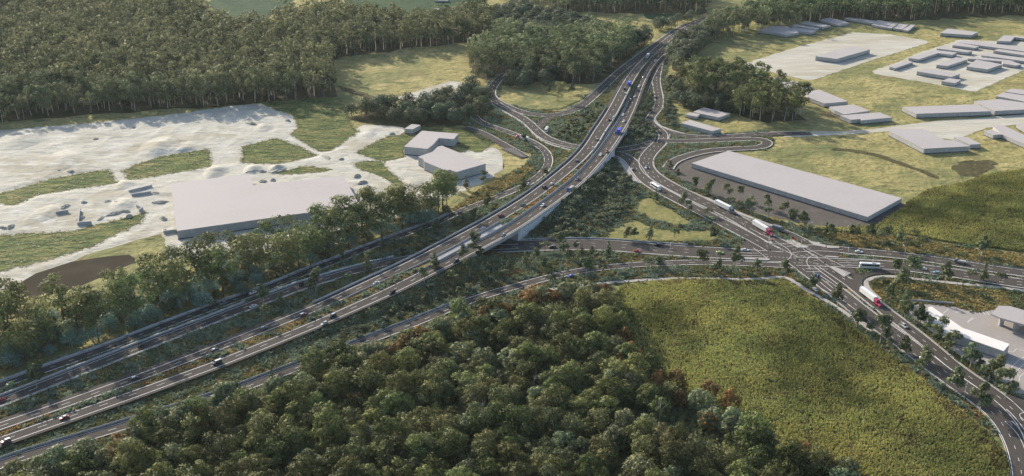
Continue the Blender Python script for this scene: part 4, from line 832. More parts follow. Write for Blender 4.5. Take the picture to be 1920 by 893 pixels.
BLD = [(W_, 'huge flat mauve-roofed warehouse with a stepped back edge behind the left tree belt', c7([(83, 180), (680, 107), (712, 195), (1390, 120), (1522, 345), (1140, 398), (130, 540)]), 7.5),
    ('office_block', 'pale flat-roofed block with a notch, rear half of the L-shaped pair', c5([(585, 372), (750, 225), (1088, 252), (1045, 302), (905, 292), (850, 355), (800, 392)]), 9.0),
    ('office_block', 'pale flat-roofed block, front half of the L-shaped pair beside three small trees', c5([(715, 467), (850, 420), (900, 372), (935, 364), (1343, 530), (1072, 607), (1005, 588), (978, 597), (770, 510), (765, 490)]), 9.2),
    ('storage_hut', 'small pale cube hut in front of the row of round trees', c5([(587, 207), (655, 163), (737, 172), (665, 210)]), 6.0),
    (W_, 'very long flat-roofed warehouse on the grey-brown dirt yard', [(1297, 306), (1366, 282.8), (1691, 371.5), (1626.4, 406.8)], 5.0),
    (S_, 'narrow pale-roofed shed nearest the loop of side roads, in front of two others', c6([(128, 378), (250, 335), (685, 460), (560, 492)]), 5.2),
    (S_, 'shaded flat-roofed shed tucked under the grove', c6([(300, 222), (440, 160), (812, 245), (655, 300), (395, 245)]), 5.0),
    (S_, 'tiny shed at the left end of the shaded one under the grove', c6([(190, 258), (250, 230), (395, 252), (345, 290)]), 4.2),
    (S_, 'long mauve-roofed shed immediately right of the grove', c4([(575, 338), (740, 307), (1083, 447), (800, 473), (600, 395)]), 5.6),
    (S_, 'square mauve-roofed shed behind the stepped shed by the access road', c4([(860, 513), (1150, 485), (1343, 560), (1040, 603), (925, 555)]), 5.0),
    (S_, 'stepped mauve-roofed shed just above the access road', c4([(990, 617), (1465, 580), (1612, 640), (1240, 675), (1235, 658), (1120, 668)]), 5.3),
    (S_, 'shed half hidden by the grove, front one below the hardstand corner', c4([(255, 272), (490, 213), (655, 272), (440, 303), (330, 310)]), 5.0),
    (S_, 'shed half hidden by the grove, middle one below the hardstand edge', c4([(90, 205), (235, 158), (442, 205), (300, 240)]), 5.0),
    (S_, 'shed mostly hidden by treetops near the left corner of the hardstand', cr(1260, 80, 4.96, [(740, 280), (790, 275), (887, 312), (810, 330)]), 5.0),
    (S_, 'shed glimpsed through the grove crowns, leftmost under the hardstand', cr(1260, 80, 4.96, [(540, 250), (620, 243), (720, 285), (640, 300)]), 5.0),
    (S_, 'long thin mauve-roofed shed above the pale access road on the right', c3([(178, 340), (925, 312), (1108, 382), (325, 410)]), 6.0),
    (S_, 'wide flat shed continuing the long thin one at the right edge', c3([(932, 278), (1200, 258), (1500, 300), (1500, 362), (1145, 380)]), 6.0),
    (S_, 'shed at the right edge with the lower of two stepped roof strips', c3([(1160, 225), (1245, 182), (1500, 222), (1500, 292)]), 6.0),
    (S_, 'shed at the right edge with the upper of two stepped roof strips', c3([(1250, 178), (1320, 147), (1500, 165), (1500, 215)]), 7.0),
    (W_, 'large mauve-roofed warehouse just below the access road on the right', c3([(40, 588), (60, 572), (390, 567), (620, 685), (712, 687), (880, 750), (405, 775)]), 6.0),
    (S_, 'small annex against the right side of the large warehouse below the access road', c3([(722, 655), (860, 655), (998, 725), (886, 733)]), 5.0),
    (S_, 'tiny pale shed left of the long sloping shed at the right edge', c3([(1035, 590), (1118, 576), (1215, 625), (1130, 632)]), 5.0),
    (S_, 'long pale shed running off the right edge below the access road', c3([(1127, 540), (1240, 533), (1500, 655), (1500, 745), (1222, 625)]), 5.0),
    (S_, 'pale shed corner at the right edge above the long sloping shed', c3([(1372, 520), (1500, 505), (1500, 590)]), 5.0),
    (S_, 'short shed at the left corner of the far pale yard', c2([(50, 545), (270, 470), (332, 487), (118, 560)]), 4.6),
    (S_, 'L-shaped shed along the upper left side of the far pale yard', c2([(278, 440), (600, 345), (855, 375), (800, 402), (630, 380), (400, 455)]), 5.5),
    (S_, 'shed directly behind the L-shaped shed of the far pale yard', c2([(615, 325), (680, 300), (1040, 355), (985, 372)]), 5.5),
    (S_, 'shed at the top of the far pale yard, in front of the longest roof', c2([(805, 285), (870, 255), (1120, 300), (1070, 318)]), 5.0),
    (S_, 'longest roof along the back of the far pale yard', c2([(860, 253), (940, 228), (1700, 315), (1700, 365)]), 5.0),
    (S_, 'shed in the middle of the far pale yard', c2([(612, 520), (850, 430), (985, 455), (740, 535)]), 5.5),
    (S_, 'wide shed along the front edge of the far pale yard', c2([(378, 600), (490, 560), (893, 630), (790, 665)]), 6.0),
    (S_, 'small square shed at the front corner of the far pale yard', c2([(675, 715), (760, 680), (905, 700), (830, 740)]), 5.5),
    (S_, 'big square shed right of the middle one in the far pale yard', c2([(975, 540), (1090, 460), (1400, 515), (1220, 575)]), 6.0),
    (S_, 'low wing right of the big square shed in the far pale yard', c2([(1395, 480), (1500, 475), (1628, 515), (1560, 530), (1405, 505)]), 5.0),
    (S_, 'upper strip of the courtyard sheds in the far pale yard', c2([(1190, 382), (1700, 442), (1700, 482), (1150, 408)]), 5.0),
    (S_, 'lower strip of the courtyard sheds in the far pale yard', c2([(990, 445), (1090, 425), (1550, 475), (1380, 478)]), 4.6),
    (S_, 'shed at the right edge behind the courtyard sheds', c2([(1295, 350), (1350, 333), (1700, 378), (1700, 412)]), 5.0),
    (S_, 'lone flat shed on grass behind the far pale yard', c2([(660, 140), (745, 87), (1108, 130), (1030, 165)]), 7.0),
    (S_, 'angular shed at the right edge behind the far pale yard', c2([(1335, 235), (1420, 167), (1700, 185), (1700, 208), (1545, 190), (1495, 240)]), 6.0),
    (S_, 'lone long building in the middle of the broad hardstand', c1([(825, 545), (1245, 430), (1475, 465), (1075, 578)]), 7.6),
    (S_, 'leftmost far shed with a stepped roof, half in tree shadow', c1([(130, 240), (290, 188), (480, 188), (632, 258), (470, 292), (330, 262)]), 6.0),
    (S_, 'second far shed from the left, lower front one of a pair', c1([(500, 228), (565, 200), (835, 242), (760, 265)]), 6.0),
    (S_, 'third far shed from the left, upper rear one of a pair', c1([(520, 180), (580, 163), (865, 212), (810, 224)]), 6.0),
    (S_, 'fourth far shed from the left, fully in tree shadow', c1([(640, 150), (700, 125), (1003, 178), (900, 198)]), 6.0),
    (S_, 'fifth far shed from the left with a bright roof patch', c1([(870, 110), (990, 85), (1180, 128), (1225, 150), (1090, 168)]), 6.0),
    (S_, 'long thin far shed backing on to the trees', c1([(1170, 92), (1220, 82), (1560, 125), (1500, 150)]), 6.0),
    (S_, 'wide far shed at the left end of a row of four', z4([(578, 138), (612, 113), (697, 126), (655, 152)]), 6.0),
    (S_, 'narrow far shed second in a row of four', z4([(657, 153), (702, 127), (727, 131), (690, 158)]), 5.5),
    (S_, 'narrow far shed third in a row of four', z4([(699, 158), (735, 133), (785, 137), (748, 164)]), 5.5),
    (S_, 'narrow far shed at the right end of a row of four', z4([(750, 166), (800, 138), (823, 140), (782, 172)]), 5.5),
    ('farmhouse', 'pale farmhouse in the green clearing at the top edge', cr(640, 0, 5.58, [(975, 2), (1000, -12), (1120, -10), (1115, 6)]), 6.0),
    ('farm_hut', 'tiny pale hut in the green clearing below the farmhouse', cr(640, 0, 5.58, [(960, 90), (985, 82), (1030, 92), (1008, 100)]), 5.0)]
RUB = c55([(330, 60), (395, 70), (600, 235), (660, 240), (640, 300), (700, 290), (720, 320), (360, 265), (470, 240), (450, 330), (20, 385), (60, 380), (560, 330), (870, 190), (890, 240), (910, 330)]) + c7([(700, 100), (780, 95), (900, 85), (780, 165), (860, 160), (1500, 130), (1540, 180), (1580, 215)]) + [(612, 297), (640, 300), (735, 252), (432, 222), (500, 218), (470, 232), (540, 228), (180, 262), (250, 240), (480, 205)]
def heap_mesh(sd):
    rr = np.random.default_rng(sd); mb = MB(); n = 11
    rings = [(1.0, 0.0), (0.72, 0.5), (0.38, 0.85)]; V = []
    for r, z in rings: V += [(r * math.cos(6.283 * k / n) * rr.uniform(.75, 1.2), r * math.sin(6.283 * k / n) * rr.uniform(.75, 1.2), z * rr.uniform(.7, 1.15)) for k in range(n)]
    V.append((0.05, 0.02, 1.0)); fs = []
    for a in range(2): fs += [(a * n + k, a * n + (k + 1) % n, (a + 1) * n + (k + 1) % n, (a + 1) * n + k) for k in range(n)]
    fs += [(2 * n + k, 2 * n + (k + 1) % n, 3 * n) for k in range(n)]
    return mb.add(V, fs).mesh('earth_pile', [M['heap']])
HP = [heap_mesh(k) for k in range(5)]
for k, (u, v) in enumerate(RUB):
    q = g(u, v); o = link('earth_pile', HP[k % 5]); o.location = (q[0], q[1], 0.1); o.rotation_euler = (0, 0, R.uniform(0, 6.28)); w_ = R.uniform(2.2, 4.6); o.scale = (w_ * R.uniform(1, 1.9), w_ * .8, R.uniform(1.0, 2.3))
    tag(o, 'small grey-brown earth pile on the pale ground round the large warehouse', 'earth pile', 'earth piles on the pale ground')
for b in BLD: building(b[0], b[1], 'building', b[2], b[3])
c8 = lambda pts: cr(1700, 540, 4.96, pts)
building('service_station_shop', 'long bent white-roofed service station shop behind roadside trees', 'building', c8([(205, 180), (232, 175), (515, 370), (955, 522), (900, 585), (510, 450), (385, 430), (205, 300)]), 6.0, 'roofpale')
def canopy():
    H = 7.2; P = gs(c8([(785, 240), (855, 165), (960, 168), (1150, 225), (1300, 300), (1300, 430), (1110, 345), (870, 278)]), H)
    if sum(P[i][0] * P[(i + 1) % len(P)][1] - P[(i + 1) % len(P)][0] * P[i][1] for i in range(len(P))) < 0: P = P[::-1]
    c = P.mean(0); L_ = P - c; root = empty('fuel_canopy', (c[0], c[1], 0.4)); tag(root, 'flat grey fuel canopy on stout columns at the right edge', 'canopy')
    mb = MB(); mb.prism(L_, H - 1.3, H - 0.4); mb.obj('canopy_roof', M['roofgrey'], root)
    for u, v in c8([(872, 352), (1010, 398), (1150, 450), (1010, 300), (1150, 345)]):
        q = g(u, v) - c; MB().hexa([(q[0] - 1.1, q[1] - 0.9, 0), (q[0] + 1.1, q[1] - 0.9, 0), (q[0] + 1.1, q[1] + 0.9, 0), (q[0] - 1.1, q[1] + 0.9, 0)], [(q[0] - 1.35, q[1] - 1.1, H - 1.3), (q[0] + 1.35, q[1] - 1.1, H - 1.3), (q[0] + 1.35, q[1] + 1.1, H - 1.3), (q[0] - 1.35, q[1] + 1.1, H - 1.3)]).obj('column', M['wall'], root)
canopy()
wl = Line(c8([(40, 128), (200, 140), (430, 158)])); V, Fq = sweep(wl, 0, [(0.2, 0), (0.2, 1.6), (-0.2, 1.6), (-0.2, 0)])
tag(link('boundary_wall', npmesh('boundary_wall', V, Fq, M['concrete'])), 'low pale boundary wall behind the service station shop', 'wall')
# stripped earth is never flat: low heaps and ruts that sink into the flat pad towards its edges
def vnoise(x, y, sc, seed):
    rr = np.random.default_rng(seed); G_ = rr.random((256, 256)); fx, fy = x / sc + 900, y / sc + 900; i, j = np.floor(fx).astype(int), np.floor(fy).astype(int); a, b = fx - i, fy - j
    a, b = a * a * (3 - 2 * a), b * b * (3 - 2 * b); i0, i1, j0, j1 = i % 256, (i + 1) % 256, j % 256, (j + 1) % 256
    return G_[j0, i0] * (1 - a) * (1 - b) + G_[j0, i1] * a * (1 - b) + G_[j1, i0] * (1 - a) * b + G_[j1, i1] * a * b
def blur(m, r):
    m = m.astype(np.float32)
    for ax in (0, 1):
        for _ in range(2):
            c = np.cumsum(np.pad(m, [(r + 1, r) if k == ax else (0, 0) for k in (0, 1)], mode='edge'), axis=ax)
            n = m.shape[ax]; m = (np.take(c, range(2 * r + 1, 2 * r + 1 + n), axis=ax) - np.take(c, range(0, n), axis=ax)) / (2 * r + 1)
    return m
def relief(P, mat, label, amp, heaps=(), cell=1.6, seed=3, zb=0.2):
    x0, x1, y0, y1 = P[:, 0].min(), P[:, 0].max(), P[:, 1].min(), P[:, 1].max()
    xs, ys = np.arange(x0, x1, cell), np.arange(y0, y1, cell); X, Y = np.meshgrid(xs, ys); fx, fy = X.ravel(), Y.ravel()
    ok = inpoly(fx, fy, P)
    for G_ in GREENS: ok &= ~inpoly(fx, fy, G_)
    fd = blur(ok.reshape(X.shape), 3).ravel(); ok2 = ok.copy()
    for G_ in FOOT: ok2 &= ~inpoly(fx, fy, G_)
    ok2 &= ~masked(ROADMASK, fx, fy)
    fd = np.clip((fd - 0.5) * 2, 0, 1) * np.clip((blur(ok2.reshape(X.shape), 2).ravel() - 0.3) * 1.6, 0, 1)
    ridged = 1 - np.abs(2 * vnoise(fx, fy, 17, seed + 4) - 1)
    h = (vnoise(fx, fy, 38, seed) - 0.25) * 0.9 + (vnoise(fx, fy, 15, seed + 1) - 0.4) * 0.5 + (vnoise(fx, fy, 6, seed + 2) - 0.4) * 0.40 + (vnoise(fx, fy, 3.0, seed + 3) - 0.4) * 0.36 + ridged ** 4 * 0.5
    h = h * amp * 0.6
    for u, v, r, hh in heaps:
        q = g(u, v); d = np.sqrt((fx - q[0]) ** 2 + ((fy - q[1]) * 0.6) ** 2) / r; h += hh * np.maximum(0, 1 - d) ** 0.8
    Z = zb - 0.25 + h * fd
    n = len(xs); i = (np.arange(len(ys) - 1)[:, None] * n + np.arange(n - 1)[None, :]).ravel(); keep = i[ok[i] & (fd[i] > 0.01)]
    o = link('earth_heaps', npmesh('earth_heaps', np.column_stack([fx, fy, Z]), np.column_stack([keep, keep + 1, keep + n + 1, keep + n]), mat, smooth=True))
    tag(o, label, 'bare ground', kind='structure')
relief(BAREP[0], M['bare'], 'low heaps and ruts of the pale stripped ground around the large warehouse', 1.25, [(300, 276, 16, 4.0), (345, 283, 12, 2.5), (40, 262, 18, 2.5), (430, 218, 10, 2.0), (495, 240, 8, 2), (120, 300, 16, 2), (405, 322, 9, 3.0), (475, 318, 7, 3.0), (520, 316, 6, 3), (235, 345, 8, 2), (90, 400, 9, 1.8), (230, 385, 9, 1.8), (690, 250, 8, 1.5), (770, 345, 8, 1.5)])
relief(BAREP[2], M['bare_far'], 'slight ruts of the broad pale hardstand', 0.35, cell=2.4, seed=13)
relief(BAREP[3], M['bare_far'], 'slight ruts of the far pale yard', 0.3, cell=2.4, seed=23)
# low broken walls and kerbs of the unfinished pads left of the big warehouse
for lb, pts in (('low dark L-shaped kerb wall on the pale ground nearest the pond track', [(448, 285), (437, 365), (512, 358)]), ('short dark kerb wall left of the L-shaped one', [(312, 305), (383, 294)]), ('longer dark kerb wall near the warehouse, upper of two', [(720, 185), (850, 154)]),
                ('dark kerb wall near the warehouse, lower of two', [(735, 205), (845, 190)]), ('dark kerb wall at the warehouse corner', [(915, 382), (918, 412), (988, 404)]), ('short bent dark kerb wall beside the green strip', [(765, 265), (795, 280), (780, 292)])):
    W = gs(c55(pts)); mb = MB()
    for i in range(len(W) - 1):
        a, b = W[i], W[i + 1]; e = (b - a) / np.linalg.norm(b - a); q = np.array((-e[1], e[0])) * 0.5; a2 = a - e * (0.5 if i else 0) + e * (0.0)
        mb.hexa([(*(a2 - q), 0.02), (*(b - q), 0.02), (*(b + q), 0.02), (*(a2 + q), 0.02)], [(*(a2 - q), 2.3 + .003 * i), (*(b - q), 2.3 + .003 * i), (*(b + q), 2.3 + .003 * i), (*(a2 + q), 2.3 + .003 * i)])
    tag(mb.obj('kerb_wall', M['concrete']), lb, 'wall')

# ------------------------------------------------------------------ vehicles (front towards +x)
def wheel_mesh(r, w):
    mb = MB(); n = 14
    for y0, y1, ra, rb in ((-w / 2, -w / 2 + 0.05, r * 0.86, r), (-w / 2 + 0.05, w / 2 - 0.05, r, r), (w / 2 - 0.05, w / 2, r, r * 0.86)):
        o = len(mb.v)
        for y, q in ((y0, ra), (y1, rb)):
            mb.v += [(q * math.cos(2 * math.pi * k / n), y, q * math.sin(2 * math.pi * k / n)) for k in range(n)]
        mb.f += [(o + k, o + (k + 1) % n, o + n + (k + 1) % n, o + n + k) for k in range(n)]
    mb.f += [tuple(range(n)), tuple(range(len(mb.v) - 1, len(mb.v) - n - 1, -1))]
    return mb.mesh('wheel', M['rubber'])
def rim_mesh(r, w):
    mb = MB(); n = 10
    for y, s_ in ((-w / 2 - 0.012, 1), (w / 2 + 0.012, -1)):
        o = len(mb.v); mb.v += [(r * math.cos(2 * math.pi * k / n), y, r * math.sin(2 * math.pi * k / n)) for k in range(n)]
        mb.f.append(tuple(o + (k if s_ > 0 else n - 1 - k) for k in range(n)))
    return mb.mesh('rim', M['alloy'])
WH = {}
def wheel_at(parent, x, y, r, w=0.24, rim=True):
    if (r, w) not in WH: WH[(r, w)] = (wheel_mesh(r, w), rim_mesh(r * 0.6, w))
    o = link('wheel', WH[(r, w)][0], parent); o.location = (x, y, r)
    if rim: link('rim', WH[(r, w)][1], o)
    return o
def loft(secs, caps=True):
    """secs: list of rings (x, [(y, z)...]) joined along x"""
    mb = MB(); m = len(secs[0][1])
    for x, ring in secs: mb.v += [(x, y, z) for y, z in ring]
    for i in range(len(secs) - 1):
        for k in range(m):
            mb.f.append((i * m + k, i * m + (k + 1) % m, (i + 1) * m + (k + 1) % m, (i + 1) * m + k))
    if caps: mb.f += [tuple(range(m - 1, -1, -1)), tuple((len(secs) - 1) * m + k for k in range(m))]
    return mb
def body_ring(w, zb, zt, r=0.14):
    return [(-w + 0.05, zb), (-w, zb + 0.18), (-w, zt - r), (-w + r, zt), (w - r, zt), (w, zt - r), (w, zb + 0.18), (w - 0.05, zb)]
SHAPES = {  # length, body profile (x, half width, bottom, top), cabin (x0 base, x0 roof, x1 roof, x1 base, belt, roof z), wheel radius, axle xs
    'sedan': (4.7, [(-2.35, 0.78, 0.38, 0.86), (-2.2, 0.88, 0.3, 0.98), (-1.2, 0.91, 0.26, 1.0), (0.7, 0.91, 0.26, 0.97), (1.9, 0.88, 0.28, 0.84), (2.35, 0.76, 0.36, 0.68)], (-1.75, -1.05, 0.25, 1.05, 0.97, 1.45), 0.33, (-1.4, 1.42)),
    'hatch': (4.1, [(-2.05, 0.8, 0.4, 0.95), (-1.95, 0.86, 0.3, 1.0), (0.6, 0.88, 0.26, 0.98), (1.6, 0.86, 0.28, 0.86), (2.05, 0.74, 0.36, 0.7)], (-1.95, -1.6, 0.15, 1.0, 0.97, 1.5), 0.32, (-1.25, 1.25)),
    'suv': (4.8, [(-2.4, 0.86, 0.45, 1.1), (-2.3, 0.94, 0.36, 1.15), (0.8, 0.96, 0.32, 1.12), (2.0, 0.94, 0.34, 1.02), (2.4, 0.82, 0.42, 0.8)], (-2.3, -2.0, 0.2, 1.0, 1.11, 1.78), 0.38, (-1.45, 1.45)),
    'ute': (5.3, [(-2.65, 0.9, 0.5, 1.1), (-0.6, 0.94, 0.4, 1.1), (0.9, 0.94, 0.38, 1.1), (2.2, 0.92, 0.38, 1.02), (2.65, 0.8, 0.45, 0.8)], (-0.75, -0.5, 0.55, 1.25, 1.09, 1.78), 0.38, (-1.6, 1.65)),
    'van': (5.2, [(-2.6, 0.92, 0.42, 1.25), (1.6, 0.97, 0.34, 1.2), (2.4, 0.92, 0.36, 1.05), (2.6, 0.8, 0.45, 0.8)], (-2.58, -2.5, 1.0, 1.9, 1.19, 2.05), 0.34, (-1.6, 1.6))}
CARS = {}
def make_car(kind, col, roofcol=None):
    key = (kind, col, roofcol)
    L_, prof, (a0_, a1_, b1_, b0_, belt, rz), r, ax = SHAPES[kind]
    if key not in CARS:
        body = loft([(x, body_ring(w, zb, zt)) for x, w, zb, zt in prof]).mesh('body', paint(col))
        wb, wt = prof[1][1] - 0.06, prof[1][1] - 0.24
        gl = MB().hexa([(a0_, -wb, belt - 0.03), (b0_, -wb, belt - 0.03), (b0_, wb, belt - 0.03), (a0_, wb, belt - 0.03)], [(a1_, -wt, rz - 0.06), (b1_, -wt, rz - 0.06), (b1_, wt, rz - 0.06), (a1_, wt, rz - 0.06)]).mesh('window_glass', M['glass'])
        rf = MB(); d = 0.05
        rf.hexa([(a1_ - d, -wt - d, rz - 0.058), (b1_ + d, -wt - d, rz - 0.058), (b1_ + d, wt + d, rz - 0.058), (a1_ - d, wt + d, rz - 0.058)], [(a1_ + .08, -wt + .08, rz + .03), (b1_ - .08, -wt + .08, rz + .03), (b1_ - .08, wt - .08, rz + .03), (a1_ + .08, wt - .08, rz + .03)])
        for sx0, sx1 in ((a0_ - 0.02, a1_ - 0.02), (b0_ + 0.02, b1_ + 0.02), ((a0_ + b0_) / 2, (a1_ + b1_) / 2)):
            for sy in (1, -1): rf.tube((sx0, sy * (wb + .01), belt - 0.03), (sx1, sy * (wt + .01), rz - 0.05), 0.055, 0.045, 5)
        CARS[key] = (body, gl, rf.mesh('roof', paint(roofcol or col)))
        if ('lamp', kind) not in CARS:
            x1, x0 = prof[-1][0], prof[0][0]; w1, w0 = prof[-1][1], prof[0][1]
            CARS[('lamp', kind)] = (MB().box(x1 - 0.06, x1 + 0.02, -0.16, 0.16, prof[-1][3] - 0.20, prof[-1][3] - 0.06).mesh('headlight', M['headlight']),
                                    MB().box(x0 - 0.02, x0 + 0.06, -0.15, 0.15, prof[0][3] - 0.24, prof[0][3] - 0.08).mesh('tail_light', M['tail']), w1 - 0.2, w0 - 0.2)
    root = empty('car' if kind in ('sedan', 'hatch', 'suv') else ('pickup_truck' if kind == 'ute' else 'van'), (0, 0, 0))
    b, gm, rm = CARS[key]
    link('body', b, root); link('window_glass', gm, root); link('roof', rm, root)
    hm, tm, hw, tw = CARS[('lamp', kind)]
    for s_ in (1, -1):
        o = link('headlight', hm, root); o.location = (0, s_ * hw, 0); o = link('tail_light', tm, root); o.location = (0, s_ * tw, 0)
        for x in ax: wheel_at(root, x, s_ * (prof[1][1] - 0.12), r)
    if kind == 'ute':
        MB().box(-2.5, -0.8, -0.74, 0.74, 1.095, 1.11).obj('tray_liner', M['chassis'], root)
    return root
def make_semi(cab, trailer_len=14.5):
    root = empty('semi_trailer_truck', (0, 0, 0)); h = trailer_len
    x0 = -h - 1.0
    MB().box(x0, -1.0, -1.27, 1.27, 1.3, 4.25).obj('trailer', paint('white'), root)
    mb = MB()
    for q in np.arange(x0 + 0.7, -1.2, 1.1): mb.box(q - .03, q + .03, -1.30, 1.30, 1.32, 4.2)
    mb.obj('trailer_ribs', M['alloy'], root)['kind'] = 'stuff'
    MB().box(x0 + 0.3, 4.6, -0.45, 0.45, 0.85, 1.18).obj('chassis', M['chassis'], root)
    loft([(-0.5, body_ring(1.2, 1.0, 3.75, .2)), (1.5, body_ring(1.22, 1.0, 3.6, .25)), (1.75, body_ring(1.2, 1.0, 3.0, .25)), (2.35, body_ring(1.2, 1.0, 2.2, .2)), (2.4, body_ring(1.0, 1.0, 2.05, .15)), (4.6, body_ring(0.92, 1.0, 1.85, .2)), (4.85, body_ring(0.82, 1.05, 1.65, .2))]).obj('cab', paint(cab), root)
    MB().hexa([(1.82, -1.02, 2.9), (2.42, -1.0, 2.24), (2.42, 1.0, 2.24), (1.82, 1.02, 2.9)], [(1.86, -1.02, 2.95), (2.46, -1.0, 2.29), (2.46, 1.0, 2.29), (1.86, 1.02, 2.95)]).obj('windscreen', M['glass'], root)
    for s_ in (1, -1):
        MB().box(1.0, 1.9, s_ * 1.225 - 0.012, s_ * 1.225 + 0.012, 2.1, 2.75).obj('side_window', M['glass'], root)
        MB().tube((0.1, s_ * 1.3, 1.0), (0.1, s_ * 1.3, 4.1), 0.09, 0.09, 8).obj('exhaust_stack', M['steel'], root)
        o = MB().box(4.8, 4.88, s_ * 0.66 - 0.12, s_ * 0.66 + 0.12, 1.2, 1.42).obj('headlight', M['headlight'], root)
        for x in (4.0, 0.6, -0.65, x0 + 1.2, x0 + 2.45, x0 + 3.7): wheel_at(root, x, s_ * 1.0, 0.5, 0.42)
    return root
def make_rigid(cab, box, L_=8.6, boxh=3.5, flat=False):
    root = empty('box_truck' if not flat else 'flatbed_truck', (0, 0, 0)); x0 = -L_ / 2
    if flat: MB().box(x0, x0 + L_ - 2.4, -1.2, 1.2, 1.1, 1.3).obj('tray', M['alloy'], root); MB().box(x0 + .8, x0 + L_ - 3.2, -1.0, 1.0, 1.303, 1.95).obj('load', M['concrete'], root)
    else: MB().box(x0, x0 + L_ - 2.2, -1.22, 1.22, 1.05, boxh).obj('cargo_box', paint(box), root)
    xc = x0 + L_ - 2.1
    loft([(xc, body_ring(1.12, 0.7, 2.6, .2)), (xc + 1.2, body_ring(1.12, 0.6, 2.55, .25)), (xc + 1.75, body_ring(1.1, 0.55, 1.75, .15)), (xc + 2.1, body_ring(1.02, 0.6, 1.35, .15))]).obj('cab', paint(cab), root)
    MB().hexa([(xc + 1.27, -.98, 2.42), (xc + 1.78, -.98, 1.74), (xc + 1.78, .98, 1.74), (xc + 1.27, .98, 2.42)], [(xc + 1.31, -.98, 2.46), (xc + 1.82, -.98, 1.78), (xc + 1.82, .98, 1.78), (xc + 1.31, .98, 2.46)]).obj('windscreen', M['glass'], root)
    MB().box(x0 + 0.2, xc + 1.5, -0.4, 0.4, 0.6, 0.95).obj('chassis', M['chassis'], root)
    for s_ in (1, -1):
        MB().box(xc + 0.3, xc + 1.1, s_ * 1.125 - .012, s_ * 1.125 + .012, 1.6, 2.25).obj('side_window', M['glass'], root)
        MB().box(xc + 2.06, xc + 2.13, s_ * .72 - .15, s_ * .72 + .15, 0.85, 1.05).obj('headlight', M['headlight'], root)
        for x in (xc + 1.1, x0 + 1.5): wheel_at(root, x, s_ * 0.95, 0.46, 0.36)
    return root
def make_bus(L_=12.4, col='white', mini=False):
    root = empty('bus' if not mini else 'minibus', (0, 0, 0)); x0, x1 = -L_ / 2, L_ / 2; h = 3.4 if not mini else 2.9
    loft([(x0, body_ring(1.15, 0.5, h - .2, .25)), (x0 + .25, body_ring(1.25, 0.4, h, .25)), (x1 - .5, body_ring(1.25, 0.4, h, .25)), (x1 - .05, body_ring(1.2, 0.4, h - .5, .3)), (x1 + .1, body_ring(1.1, 0.5, h * .55, .2))]).obj('body', paint(col), root)
    for s_ in (1, -1):
        n = max(4, int(L_ / 1.6)); w = (L_ - 1.6) / n
        for k in range(n): MB().box(x0 + .6 + k * w + .06, x0 + .6 + (k + 1) * w - .06, s_ * 1.255 - .012, s_ * 1.255 + .012, h * .48, h - .45).obj('side_window', M['glass'], root)
        for x in (x0 + 2.4, x1 - 2.2): wheel_at(root, x, s_ * 1.08, 0.48, 0.36)
        MB().box(x1 + .04, x1 + .14, s_ * .8 - .18, s_ * .8 + .18, 0.75, 0.95).obj('headlight', M['headlight'], root)
    MB().hexa([(x1 - .03, -1.05, h - .55), (x1 + .115, -1.0, h * .57), (x1 + .115, 1.0, h * .57), (x1 - .03, 1.05, h - .55)], [(x1 + .01, -1.05, h - .5), (x1 + .155, -1.0, h * .57 + .04), (x1 + .155, 1.0, h * .57 + .04), (x1 + .01, 1.05, h - .5)]).obj('windscreen', M['glass'], root)
    loft([(x0 + 3, body_ring(.8, h + .003, h + .28, .1)), (x0 + 5, body_ring(.8, h + .003, h + .28, .1))]).obj('roof_unit', paint('silver'), root)
    return root
def zA(u): return zm(u)
def place(root, road, u, v, dirn, label, cat, group=None, hh=0.7, shift=0):
    if road in ('A', 'B'):
        ln = LA if road == 'A' else LB; top = ROADTOP['upper two-lane motorway carriageway' if road == 'A' else 'lower two-lane motorway carriageway']
        q = g(u, v, zm(u) + top + hh)
    else:
        ln = RD[road]['line']; top = RD[road]['top']; q = g(u, v, top + hh)
    s_ = ln.near(*q) + shift; p, t, nl = ln.at(s_)
    off = float(np.dot(q - p[:2], nl)) if shift == 0 else 0
    xy = p[:2] + nl * off
    root.location = (xy[0], xy[1], p[2] + top + 0.02)
    a = math.atan2(t[1] * dirn, t[0] * dirn); t3 = ln.at(s_ + 4)[0][2] - ln.at(s_ - 4)[0][2]
    root.rotation_euler = (0, -math.atan2(t3, 8) * dirn, a)
    tag(root, label, cat, group); return root
